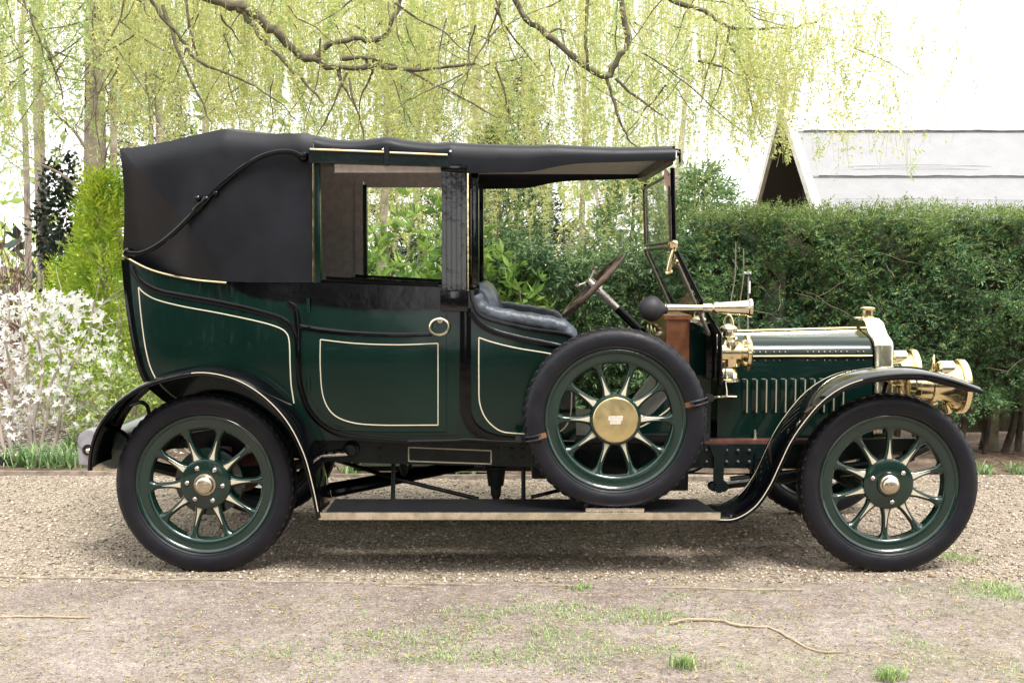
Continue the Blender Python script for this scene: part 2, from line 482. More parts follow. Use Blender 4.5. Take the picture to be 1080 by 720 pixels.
# ---- door: shut lines, raised panel edge, hinges, ring handle
bm = new()
door_o = PP([(320, 327), (340, 328), (385, 331), (440, 331), (484, 330), (484, 440), (482, 458), (430, 459), (378, 456), (352, 447), (334, 430), (323, 405), (320, 380)], YB)
add_panel(bm, door_o, yoff(0.005), 0.05)
door = obj("door", bm, "green_paint", car)
bm = new()
add_strip(bm, sp([(338, 358), (375, 362), (420, 363.5), (462, 362)]), ST, yb, 0.008)
add_strip(bm, sp([(462, 362), (462, 405), (462, 448)]), ST, yb, 0.008)
add_strip(bm, sp([(462, 448), (400, 448), (370, 445), (351, 436), (341, 418), (338, 390), (338, 358)]), ST, yb, 0.008)
obj("pinstripe", bm, "cream_line", door)
bm = new()
add_strip(bm, sp([(319, 345), (345, 349), (385, 352), (425, 353), (456, 352)]), 0.024, yb, 0.012)
obj("moulding", bm, "black_gloss", door)
bm = new()
add_strip(bm, sp([(471, 330), (471, 400), (471, 454)]), 0.006, yb, 0.0075)
add_strip(bm, sp([(355, 452), (400, 454), (471, 454)]), 0.012, yb, 0.010)
obj("panel_bead", bm, "green_paint", door)
for py in (322, 405):
    bm = new(); p = P3(325, py, YB - .018)
    add_tube(bm, [p + Vector((0, 0, .035)), p - Vector((0, 0, .035))], .008, 10)
    obj("hinge", bm, "green_paint", door)
bm = new()
c = P3(463.5, 344, YB - 0.045)
add_lathe(bm, [(-.045, .014), (-.035, .014), (-.03, .007), (0.0, .007), (.004, .009)], P3(463.5, 338, YB - 0.045), (0, -1, 0), 14)
add_tube(bm, [c + Vector((.046 * math.cos(t), 0, .038 * math.sin(t) - .002)) for t in [2 * math.pi * k / 28 for k in range(29)]], .0062, 8)
obj("door_handle", bm, "polished_brass", door)

# ---- far side door sill rail and near sill with folded window frame
bm = new()
for s in (1, -1):
    a = P(338, 299, YB); b = P(466, 304, YB)
    add_prism(bm, [(a[0], a[1] - .05), (b[0], b[1] - .05), (b[0], b[1] + .012), (a[0], a[1] + .018)], s * 0.575, s * 0.50)
    add_prism(bm, [(a[0] + .02, a[1] + .018), (b[0] - .02, b[1] + .012), (b[0] - .02, b[1] + .026), (a[0] + .02, a[1] + .034)], s * 0.545, s * 0.53)
obj("window_sill", bm, "black_gloss", car)

# ---- folding hood
zb_h = lambda x: 0
hood_px = [(127, 156.5), (150, 154.5), (180, 148.5), (210, 141.5), (235, 136), (255, 139.5), (280, 141.5), (305, 140.5), (315, 141), (331, 144.5), (331, 298), (290, 298), (240, 297), (200, 292.5), (160, 283), (129.5, 268), (131, 235), (131, 205), (129, 178)]
cr0 = Vector(P(127, 158, -.53)); cr1 = Vector(P(205, 243, YB)); crd = (cr1 - cr0).normalized()
cr2a = Vector(P(236, 134, YB)); cr2d = (Vector(P(205, 243, YB)) - cr2a).normalized()
HPX = [(127, 155.5), (150, 152.5), (180, 147), (210, 140.5), (235, 134.5), (258, 137.5), (282, 140), (303, 140), (314, 139), (331, 143.5)]
HT = [P(a, b, -.52 - .04 * min(1, (a - 127) / 60)) for a, b in HPX]
HTX = [p[0] for p in HT]; HTZ = [p[1] for p in HT]
cr3b = Vector(P(236, 300, -.6))
def yh(x, z):
    d = (Vector((x, z)) - cr0)
    s = crd.x * d.y - crd.y * d.x             # positive above the crease, negative below/left
    y = -0.605
    sb = (cr3b.x - cr1.x) * (z - cr1.y) - (cr3b.y - cr1.y) * (x - cr1.x)      # left of the line from the pivot to the belt
    sb /= (cr3b - cr1).length
    if s < 0 and sb < 0: y += 0.46 * min(0.4, -s, -sb)
    s2 = cr2d.x * (z - cr2a.y) - cr2d.y * (x - cr2a.x)
    if s2 < 0: y += 0.16 * min(0.12, -s2)
    zt_ = float(np.interp(x, HTX, HTZ)); q_ = max(0, (z - (zt_ - .12)) / .12); y += .042 * q_ ** 2.2
    xx = min(1, max(0, (-1.55 - x) / 0.32)); y += 0.05 * xx * xx
    # sag between the hoops and the pull towards the pivot
    y += 0.006 * math.sin((x + 2) * 9) * max(0, min(1, (z - 1.45) / .5))
    y += 0.006 * math.sin(x * 5 + z * 7) + 0.004 * math.sin(x * 13 - z * 9 + 1)
    return y
hood_o = trace(hood_px, yh)
bm = new()
add_panel(bm, hood_o, yh, 0.028, mirror=True, creases=[((cr0 + crd * .02).to_tuple(), cr1.to_tuple()), ((cr2a + cr2d * .05).to_tuple(), cr1.to_tuple())])
def roof_rings(prof, th=0.010, ye=0.607, drop=None, bury=0.0):
    rings = []
    for p in prof:
        x, z = p[0], p[1]
        d = drop(x) if drop else 0.035
        half = [(-ye + bury, z - d), (-ye - .004 + bury * .4, z - d * .5), (-ye + .004, z - .012), (-ye + .022, z + .003), (-ye + .07, z + .014), (-.38, z + .030), (-.15, z + .038), (0, z + .040)]
        full = half + [(-y, zz) for y, zz in reversed(half[:-1])]
        inner = [(y * (1 - th / ye) if abs(y) > .5 else y, zz - (th if abs(y) < .58 else 0)) for y, zz in full]
        rings.append([(x, y, zz) for y, zz in full] + [(x, y, zz) for y, zz in reversed(inner)])
    return rings
top_h = [Vector((float(np.interp(i / 36, np.linspace(0, 1, len(HT)), HTX)), float(np.interp(i / 36, np.linspace(0, 1, len(HT)), HTZ)), 0)) for i in range(37)]
tap = [[(x, y * (.555 / .602), z - .012) for x, y, z in r] for r in roof_rings([(p.x, p.y) for p in top_h], ye=.602, bury=.012)]
for i, r in enumerate(tap):
    t = max(0, 1 - i / 12) ** 2
    tap[i] = [(x, y * (1 - 0.10 * t), z) for x, y, z in r]
add_loft(bm, tap)
# rear curtain
rr = smooth([Vector((*q, 0)) for q in trace([(127, 156.5), (129, 178), (131, 205), (131, 235), (129.5, 268)], yh)], 4)
rings = []
for p in rr:
    w = -yh(p.x, p.y)
    rings.append([(p.x + .006 - .03 * (1 - (k * k)), w * k, p.y + (.03 * (1 - k * k) if p.y > 1.9 else 0)) for k in (-1, -.85, -.5, 0, .5, .85, 1)])
add_loft(bm, rings, closed_ring=False, cap=False)
hood = obj("folding_hood", bm, "hood_leather", car, angle=18)
bm = new()
tr = sp([(130, 269.5), (160, 284.5), (200, 294), (241, 298)], 6)
add_tube(bm, [Vector((p.x, min(yh(p.x, p.y), yb(p.x, p.y)) - .006, p.y)) for p in tr], .0055, 8)
a, b = P(331, 169, YB), P(331, 297, YB)
add_tube(bm, [(a[0], -.615, a[1]), (b[0], -.612, b[1])], .0065, 8)
obj("brass_trim", bm, "brass", hood)
# landau iron
bm = new()
iron = smooth([P3(a, b, -0.625) for a, b in [(135, 267), (149, 267), (166, 259), (185, 244), (203, 226), (222, 206), (245, 185), (268, 169), (289, 161), (306, 160), (319, 165)]], 5)
add_tube(bm, iron, .0125, 10)
for q in ((135, 267), (320, 165)):
    add_lathe(bm, [(-.03, .026), (.0, .026), (.012, .018), (.016, .006)], P3(*q, -.617), (0, -1, 0), 16)
p = P3(212, 216, -.625); d = (P3(222, 206, -.625) - P3(203, 226, -.625)).normalized()
add_tube(bm, [p - d * .05, p - d * .04, p + d * .04, p + d * .05], [.013, .02, .02, .013], 12)
q = P3(209, 209, -.63); add_lathe(bm, [(-.02, .014), (0, .016), (.014, .012), (.02, .004)], q, (0, -1, 0), 12)
q = P3(228, 204, -.63); add_lathe(bm, [(-.02, .012), (0, .014), (.012, .010), (.016, .004)], q, (0, -1, 0), 12)
obj("landau_iron", bm, "black_gloss", car)

# ---- fixed roof over the doors, driver's canopy
bm = new()
top_r = smooth([Vector((*P(a, b, -.62), 0)) for a, b in [(331, 145), (345, 148), (372, 149.5), (395, 147), (408, 145.5), (425, 149), (455, 152), (475, 151)]], 4)
add_loft(bm, roof_rings([(p.x, p.y) for p in top_r], ye=.615, drop=lambda x: 0.062))
roof = obj("roof", bm, "hood_leather", car, angle=50)
bm = new()
for a, b in (((410, 167), None), ((475, 160), None), ((404, 158), None)):
    add_lathe(bm, [(-.005, .006), (.004, .006), (.007, .002)], P3(*a, -.622), (0, -1, 0), 10)
obj("stud", bm, "silver_metal", roof)
bm = new()
for s in (1, -1):
    pa = PP([(326, 158), (474, 164), (474, 176), (326, 172)], -.63)
    add_prism(bm, pa, s * .640, s * .59)
rail = obj("roof_rail", bm, "chassis_paint", car)
bm = new()
for seg in (((327, 157.5), (405, 160.5)), ((411, 161), (472, 163.5))):
    add_tube(bm, [P3(*seg[0], -.642), P3(*seg[1], -.642)], .006, 8)
obj("brass_trim", bm, "brass", rail)
bm = new()
for s in (1, -1):
    x, z0 = P(407.5, 174.5, -.645); z1 = P(407.5, 150, -.645)[1]
    add_box(bm, (x - .012, s * .648, z0), (x + .012, s * .60, z1 - .02), bevel=.004)
obj("hinge_strap", bm, "hood_leather", rail)
bm = new()
can_t = smooth([Vector((*P(a, b, -.62), 0)) for a, b in [(473, 151), (490, 152.5), (530, 154), (560, 154.5), (585, 154), (605, 155), (650, 156.5), (690, 156), (713, 155.5)]], 4)
can_b = [(473, 181), (500, 182.5), (525, 182), (560, 181), (590, 175), (615, 172), (650, 171), (690, 169.5), (713, 168)]
cb = smooth([Vector((*P(a, b, -.62), 0)) for a, b in can_b], 4)
def drop(x):
    zt = min(can_t, key=lambda p: abs(p.x - x)).y
    for p, q in zip(cb[:-1], cb[1:]):
        if p.x <= x <= q.x:
            return zt - (p.y + (q.y - p.y) * (x - p.x) / max(1e-6, q.x - p.x))
    return zt - (cb[0].y if x < cb[0].x else cb[-1].y)
add_loft(bm, roof_rings([(p.x, p.y) for p in can_t], ye=.615, drop=drop))
xf, zt = P(713, 156, -.62); zb2 = P(713, 168, -.62)[1]
add_box(bm, (xf - .012, -.600, zb2 - .005), (xf - .002, .600, zt + .012))
canopy = obj("canopy", bm, "hood_leather", car, angle=50)
bm = new()
x0 = P(475, 172, -.6)[0]
add_box(bm, (x0, -.585, zt - .035), (xf - .02, .585, zt - .025))
xr0 = -1.55
add_box(bm, (xr0, -.56, zt + .005), (x0 - .003, .56, zt + .014))
obj("ceiling_lining", bm, "canopy_lining", car)
bm = new()
xh = P(705, 172, -.58)[0]
add_box(bm, (xh - .025, -.585, zb2 - .022), (xh + .025, .585, zt - .037), bevel=.005)
header = obj("screen_header", bm, "dark_wood", car)
bm = new()
add_tube(bm, [P3(712, 158, -.60), P3(717, 158, -.60), P3(717, 172, -.60)], .006, 8)
add_lathe(bm, [(0, .012), (.012, .012), (.02, .006)], P3(714, 162, -.60), (1, 0, 0), 12)
obj("catch", bm, "black_gloss", header)

# interior lining of the hood: far and near quarter panels, header above the windows
bm = new()
for s in (1, -1):
    xe = P(384, 240, .57)[0]
    zt1 = P(384, 176, .57)[1]; zb1 = P(384, 300, .57)[1]
    add_box(bm, (-1.30, s * .557, zb1 - .05), (xe if s > 0 else xe - .10, s * .567, zt1 + .02))
    xq = P(478, 180, .57)[0]
    add_box(bm, (xe + .002, s * .5615, P(400, 198, .57)[1]), (xq, s * .5705, zt1 + .02))
    if s > 0:
        add_box(bm, (xe - .05, s * .548, zb1), (xe - .003, s * .558, P(384, 190, .57)[1]))
obj("quarter_lining", bm, "lining", car)
bm = new()
a = P(384.5, 294, .585); t = P(384.5, 199, .585)
add_box(bm, (a[0], .545, a[1] - .04), (a[0] + .02, .60, t[1] + .02))
for s in (-1, 1):
    a = P(336, 298, YB); t = P(336, 173, YB)
    add_box(bm, (a[0] - .014, s * .612, a[1]), (a[0] + .012, s * .565, t[1]), bevel=.004)
obj("hood_pillar", bm, "green_paint", car)
# pillars beside the driver
for s in (-1, 1):
    bm = new()
    x0, z0 = P(466, 328, YB); x1, z1 = P(492, 174, YB)
    w = (x1 - x0) / 5
    prof = []
    for k in range(5):
        prof += [(x0 + w * k + w * .06, 0), (x0 + w * k + w * .12, .003), (x0 + w * k + w * .88, .003), (x0 + w * k + w * .94, 0)]
    n = 14
    rings = []
    for i in range(n + 1):
        z = z0 + (z1 - z0) * i / n
        lean = .025 * max(0, (z - z0 - .1) / (z1 - z0 - .1))
        rings.append([(x, s * (.620 + d - lean), z) for x, d in prof] + [(x1, s * .55, z), (x0, s * .55, z)])
    add_loft(bm, rings)
    add_box(bm, (x0 - .006, s * .628, z0), (x1 + .006, s * .548, z0 + .10), bevel=.006)
    add_box(bm, (x0 - .002, s * .626, z1 - .03), (x1 + .004, s * .549, z1 + .004), bevel=.006)
    pil = obj("door_pillar", bm, "pillar_black", car, angle=25)
    bm = new()
    xa, za = P(497, 306, -.5); xb, zt3 = P(505, 178, -.5)
    add_box(bm, (xa, s * .53, za), (xb, s * .45, zt3), bevel=.008)
    add_box(bm, (xa - .004, s * .535, za), (xb + .004, s * .445, za + .03), bevel=.006)
    obj("frame_post", bm, "pillar_black", pil)
    bm = new()
    add_box(bm, (x1 + .003, s * .60, z0 + .1), (x1 + .010, s * .592, z1 - .02))
    obj("brass_bead", bm, "brass", pil)

# ---- driver's seat
bm = new()
rings = []
for k in range(-8, 9):
    y = k / 8 * .50
    bul = .012 * math.cos(k * math.pi)
    cx, cz = P(499, 318, -.5)
    sec = [(-.005, -.25), (-.008, 0.0), (.0, .06), (.02, .088), (.05, .092), (.085, .07), (.115, .02), (.13 + bul, -.06), (.14, -.25)]
    e = 1 - .35 * max(0, (abs(k) - 6) / 2) ** 2
    rings.append([(cx + a * (1 if a < .02 else e), y, cz + b * (e if b > 0 else 1)) for a, b in sec])
add_loft(bm, rings)
x0, z0 = P(525, 372, -.5)
add_box(bm, (x0, -.47, z0 - .12), (x0 + .42, .47, z0), bevel=.03)
seat = obj("driver_seat", bm, "seat_leather", car, angle=60)
for s in (-1, 1):
    bm = new()
    path = smooth([Vector((*P(a, b, -.54), 0)) for a, b in [(500, 312), (506, 324), (520, 331), (545, 336), (572, 340), (590, 344), (600, 352), (604, 368)]], 4)
    pts = [Vector((p.x, s * (.545), p.y)) for p in path]
    rad = [.040 + .003 * math.sin(i * 1.9) for i in range(len(pts))]
    add_tube(bm, pts, rad, 14)
    add_prism(bm, [(p.x, p.y) for p in path] + [(path[-1].x, z0 - .1), (path[0].x, z0 - .1)], s * .555, s * .50)
    obj("arm_roll", bm, "seat_leather", seat, angle=60)
bm = new()
pp = smooth([P3(a, b, -.585) for a, b in [(497, 318), (503, 331), (522, 340), (560, 348), (594, 353), (601, 362)]], 5)
add_tube(bm, pp, .007, 8)
obj("piping", bm, "seat_leather", seat)

# ---- steering wheel and column
bm = new()
c = P3(626, 301, -.22)
cold = (P3(668, 341, -.22) - P3(632, 306, -.22)).normalized()
u = Vector((0, 1, 0)); v = cold.cross(u).normalized()
RW = .212
tilt = (u * .985 + v * .0).normalized()
ring = [c + (u * math.cos(t) + v * math.sin(t)) * RW for t in [2 * math.pi * k / 48 for k in range(49)]]
add_tube(bm, ring, .0165, 10, cap=False)
sw = obj("steering_wheel", bm, "dark_wood", car)
bm = new()
for k in range(4):
    t = math.pi / 4 + k * math.pi / 2
    e = c + (u * math.cos(t) + v * math.sin(t)) * (RW - .01)
    add_tube(bm, [c + cold * .02, e], .009, 8)
add_lathe(bm, [(-.045, .012), (-.04, .022), (-.01, .026), (.0, .03), (.04, .03)], c, cold, 16)
add_tube(bm, [c - cold * .03, c - cold * .03 + v * .07 - cold * .025], .007, 8)
add_tube(bm, [c - cold * .03, c - cold * .03 - v * .06 - cold * .03], .007, 8)
for sg in (.07, -.06):
    add_lathe(bm, [(-.012, .006), (-.006, .013), (.006, .013), (.012, .006)], c - cold * .058 + v * sg, v, 10)
obj("spider", bm, "silver_metal", sw)
bm = new()
add_tube(bm, [c + cold * .03, c + cold * .17], .019, 12)
obj("column_sleeve", bm, "silver_metal", sw)
bm = new()
add_tube(bm, [c + cold * .17, c + cold * .58], .022, 12)
obj("column", bm, "black_gloss", sw)

# ---- windscreen
YS = .56
xt, zt5 = P(706, 184, -YS); xb5, zb5 = P(708, 258, -YS); xl, zl = P(751, 350, -YS)
def frame(a, b, name, parentname):
    """glazed frame between the (x,z) edges a (top) and b (bottom)"""
    a, b = Vector((a[0], 0, a[1])), Vector((b[0], 0, b[1]))
    d = (b - a).normalized()
    bm = new()
    for y in (-YS + .012, YS - .012):
        o = Vector((0, y, 0)); add_tube(bm, [a + o, b + o], .0095, 6)
    for q in (a, b):
        add_tube(bm, [q + Vector((0, -YS, 0)), q + Vector((0, YS, 0))], .009, 6)
    f = obj(name, bm, "dark_wood", car)
    bm = new()
    nrm = Vector((d.z, 0, -d.x)) * .002
    vs = [a + Vector((0, -YS + .015, 0)), a + Vector((0, YS - .015, 0)), b + Vector((0, YS - .015, 0)), b + Vector((0, -YS + .015, 0))]
    A = [bm.verts.new(q + nrm) for q in vs]; B = [bm.verts.new(q - nrm) for q in vs]
    bm.faces.new(A); bm.faces.new(B)
    for i in range(4): bm.faces.new((A[i], A[(i + 1) % 4], B[(i + 1) % 4], B[i]))
    obj("pane", bm, "screen_glass", f, smooth=False)
    return f
frame((xt, zt5), (xb5, zb5 + .012), "upper_windscreen", car)
lw = frame((xb5 - .004, zb5 - .012), (xl - .015, zl - .01), "lower_windscreen", car)
bm = new()
for s in (-1, 1):
    y = s * (YS + .022)
    add_tube(bm, [(xt + .012, y, zt5 + .03), (xb5 + .012, y, zb5 + .02)], .012, 10)
    pts = [Vector((xb5 + .02, y, zb5 - .03)), Vector((*P(745, 332, -.52), 0)).xzy, Vector((*P(757, 352, -.52), 0)).xzy, Vector((*P(757, 400, -.52), 0)).xzy]
    pts = [Vector((p.x, y, p.z)) for p in pts]
    pts = [pts[0], pts[1]] + [pts[2]] + [pts[3]]
    add_tube(bm, pts, .0125, 10)
    add_lathe(bm, [(-.02, .016), (.02, .016), (.03, .008)], pts[-1], (0, 0, -1), 12)
post = obj("windscreen_post", bm, "black_gloss", car)
bm = new()
q = P3(710, 259, -.545)
add_lathe(bm, [(-.03, .012), (-.02, .022), (0, .027), (.02, .022), (.028, .010), (.04, .006)], q, (0, -.3, 1), 14)
add_tube(bm, [P3(711, 262, -.55), P3(708, 273, -.555), P3(705, 286, -.555)], [.013, .017, .014], 12)
add_tube(bm, [P3(702, 288, -.555), P3(709, 286, -.555)], .009, 8)
add_lathe(bm, [(-.02, .010), (.012, .014), (.02, .007)], P3(714, 277, -.55), (0, -1, 0), 10)
obj("hinge_clamp", bm, "brass", post)
bm = new()
rings = []
for i, (a, b, w) in enumerate([(704, 178, .03), (705, 186, .045), (707, 194, .055), (709, 202, .035)]):
    p = P3(a, b, -.55)
    rings.append([p + Vector((dx * w + .006 * i * (k == 1), dy, -.012 * k)) for k, (dx, dy) in enumerate(((-.5, 0), (.1, -.014), (.5, 0), (.1, .012)))])
add_loft(bm, rings)
obj("tied_rag", bm, "pink_cloth", post)
bm = new()
x0, z0 = P(728, 340, -.5); add_box(bm, (x0, -.5, z0), (x0 + .07, -.42, z0 + .012), bevel=.004)
obj("bracket_plate", bm, "silver_metal", post)
bm = new()
add_box(bm, (P(744, 352, -.47)[0], -.505, P(744, 398, -.47)[1]), (P(755, 352, -.47)[0], -.44, P(744, 340, -.47)[1]), bevel=.006)
for k in range(5):
    add_lathe(bm, [(0, .006), (.01, .005)], P3(750, 357 + k * 8.5, -.505), (0, -1, 0), 8)
obj("scuttle_bracket", bm, "black_gloss", car)

# ---- bonnet
bm = new()
xA = P(757, 375, -.33)[0]; xF = P(921, 375, -.29)[0]
rings = []
N = 10
prof_of = {}
for i in range(N + 1):
    t = i / N
    x = xA + (xF - xA) * t
    w = .33 - .045 * t
    zbt = P(800, 462, -.31)[1]
    zh = P(800, 375.5, -.31)[1]
    zs = P(800, 358, -.26)[1]
    zt6 = P(800, 351 - 4 * t, 0.0)[1]
    half = [(-w - .01, zbt), (-w - .006, (zbt + zh) / 2), (-w, zh), (-w + .008, zh + .03), (-w + .03, zs - .022), (-w + .06, zs - .002), (-w + .11, zs + .012), (-.08, zt6 - .010), (-.02, zt6), (0, zt6)]
    rings.append([(x, y, z) for y, z in half] + [(x, -y, z) for y, z in reversed(half[:-1])])
add_loft(bm, rings, closed_ring=True)
bonnet = obj("bonnet", bm, "green_paint", car, angle=60)
bm = new()
for s in (-1, 1):
    add_tube(bm, [(xA + .01, s * .334, zh), (xF - .005, s * .289, zh)], .0065, 8)
add_tube(bm, [(xA + .01, 0, P(800, 351, 0)[1] + .006), (xF - .005, 0, P(800, 347, 0)[1] + .006)], .0075, 8)
obj("hinge_rod", bm, "brass", bonnet)
bm = new()
for grp in ((742, 3), (775, 4), (802, 3), (838, 4), (862, 4), (892, 4)):
    for k in range(grp[1]):
        for py in (371, 380):
            if (grp[0] + k) % 3 == 0 and py == 380: continue
            px = grp[0] + 14 + k * 6
            if px > 915 or px < 762: continue
            tt = (P(px, py, -.31)[0] - xA) / (xF - xA)
            add_lathe(bm, [(0, .0045), (.003, .004), (.005, .002)], (P(px, py, -.31)[0], -(.331 - .045 * tt), P(px, py, -.31)[1]), (0, -1, 0), 8)
obj("rivet", bm, "silver_metal", bonnet)
for k in range(11):
    px = 785.5 + 10.3 * k
    bm = new()
    x, z1 = P(px, 399, -.325); z0 = P(px, 437, -.325)[1]
    tt = (x - xA) / (xF - xA); w = .336 - .045 * tt
    rings = []
    for z, o in ((z0, 0), (z0 + .012, .012), (z1 - .02, .016), (z1 - .004, .010), (z1, .0)):
        rings.append([(x - .018, -w + .004, z), (x - .014, -w - o * .3, z), (x + .006, -w - o, z), (x + .010, -w - o, z), (x + .011, -w + .004, z)])
    add_loft(bm, rings)
    lou = obj("louvre", bm, "green_paint", bonnet)
    bm = new(); add_box(bm, (x + .006, -w - .0185, z0 + .012), (x + .0125, -w - .004, z1 - .006))
    obj("louvre_edge", bm, "louvre_line", lou)
bm = new()
p = P3(765, 419, -.355)
add_tube(bm, smooth([p + Vector((-.055, 0, -.002)), p + Vector((-.02, -.014, .006)), p + Vector((.02, -.014, .006)), p + Vector((.055, 0, .004))], 5), .0065, 8)
add_tube(bm, [p + Vector((0, -.012, .004)), p + Vector((.003, -.012, .035)), p + Vector((-.004, -.012, .085))], [.011, .006, .005], 8)
add_lathe(bm, [(-.01, .004), (0, .010), (.01, .004)], p + Vector((-.004, -.012, .088)), (0, 0, 1), 10)
obj("bonnet_catch", bm, "polished_brass", bonnet)
bm = new()
for px in (796,):
    p = P3(px, 462, -.35); add_lathe(bm, [(-.02, .011), (0, .011), (.012, .007), (.03, .008), (.045, .004)], p, (0, 0, 1), 10)
obj("bonnet_clip", bm, "polished_brass", bonnet)

# ---- radiator
bm = new()
x0, x1 = P(921, 380, -.29)[0] + .004, P(942, 380, -.29)[0]
hz = lambda py, y: P(930, py, y)[1]
half = [(-.305, .50), (-.305, hz(365, -.3)), (-.298, hz(360.5, -.3)), (-.275, hz(357, -.27)), (-.235, hz(354, -.23)), (-.19, hz(350, -.19)), (-.155, hz(344, -.15)), (-.13, hz(339.5, -.13)), (-.10, hz(337, -.1)), (0, hz(336.5, 0))]
full = half + [(-y, z) for y, z in reversed(half[:-1])]
secs = []
for x, sc_ in ((x0, .985), (x0 + .008, 1.0), (x1 - .012, 1.0), (x1, .97)):
    secs.append([(x, y * sc_, z - (1 - sc_) * .25 * (z > .6)) for y, z in full])
add_loft(bm, secs)
rad = obj("radiator", bm, "polished_brass", car, angle=50)
bm = new()
add_box(bm, (x1 - .004, -.26, .52), (x1 + .004, .26, hz(366, -.3)))
obj("radiator_core", bm, "underside_black", rad)
bm = new()
p = Vector(((x0 + x1) / 2, 0, hz(337, 0)))
add_lathe(bm, [(-.01, .036), (.012, .036), (.018, .030), (.05, .030), (.052, .040), (.062, .041), (.066, .034), (.070, .01)], p, (0, 0, 1), 20)
obj("filler_cap", bm, "brass", rad)
for k in range(-3, 4):
    bm = new()
    y = k * .026
    add_tube(bm, [(x0 + .002, y, hz(337, 0) - .004), (x1 - .012, y, hz(337, 0) - .004), (x1 + .001, y, hz(337, 0) - .018), (x1 + .004, y, hz(366, -.3))], .0145, 8)
    obj("flute", bm, "polished_brass", rad)

# ---- lamps
def headlamp(s):
    y = s * .36
    bm = new()
    c = Vector((P(1000, 407, -.36)[0], y, P(1000, 407, -.36)[1]))
    k = 1 / 208
    add_lathe(bm, [(-44 * k, 4 * k), (-43 * k, 11 * k), (-38 * k, 13 * k), (-37 * k, 15 * k), (-33 * k, 15.5 * k), (-32 * k, 14 * k), (-20 * k, 14.5 * k), (-19 * k, 16.5 * k), (-15 * k, 16.5 * k), (-14 * k, 15 * k), (-10 * k, 15.2 * k), (-4 * k, 16.5 * k), (1 * k, 19 * k), (5 * k, 22 * k), (9 * k, 24.5 * k)], c, (1, 0, 0), 36)
    lamp = obj("headlamp", bm, "brass", car)
    bm = new()
    add_lathe(bm, [(8 * k, 24 * k), (8 * k, 27.5 * k), (10 * k, 29 * k), (15 * k, 28.5 * k), (17 * k, 26 * k), (18 * k, 24 * k), (16 * k, 23 * k)], c, (1, 0, 0), 36, cap=False)
    obj("rim", bm, "brass", lamp)
    bm = new()
    add_lathe(bm, [(13 * k, 23.5 * k), (15 * k, 15 * k), (16 * k, 1 * k)], c, (1, 0, 0), 32)
    obj("lens", bm, "white_metal", lamp)
    bm = new()
    t = c + Vector((0, 0, 22 * k))
    add_lathe(bm, [(-14 * k, 7 * k), (-12 * k, 9 * k), (2 * k, 9 * k), (3 * k, 7.5 * k)], t + Vector((2 * k, 0, -4 * k)), (1, 0, 0), 20)
    add_lathe(bm, [(-6 * k, 6 * k), (0, 5 * k)], t, (0, 0, 1), 14)
    obj("chimney", bm, "polished_brass", lamp)
    bm = new()
    hr = [t + Vector((-16 * k + 3 * k * math.cos(a), 8 * k * math.cos(a), -2 * k + 12 * k * math.sin(a))) for a in [math.pi * q / 14 - .25 for q in range(18)]]
    add_tube(bm, hr, .010, 8, flat=.6)
    obj("carry_handle", bm, "brass", lamp)
    bm = new()
    add_lathe(bm, [(0, 5 * k), (8 * k, 6 * k), (12 * k, 4 * k), (13 * k, 1 * k)], c + Vector((-2 * k, 0, -17 * k)), (.2, 0, -1), 14)
    add_tube(bm, [c + Vector((-12 * k, 0, -16 * k)), c + Vector((-30 * k, 0, -24 * k)), c + Vector((-42 * k, 0, -45 * k))], .016, 8)
    obj("lamp_bracket", bm, "brass", lamp)
headlamp(-1); headlamp(1)
bm = new()
add_lathe(bm, [(0, .05), (.012, .055), (.03, .04), (.05, .03)], P3(942, 392, -.2), (1, 0, 0), 20)
add_box(bm, (x1 + .004, -.28, P(945, 405, -.25)[1]), (x1 + .05, -.16, P(945, 382, -.25)[1]), bevel=.012)
obj("lamp_mount", bm, "brass", rad)

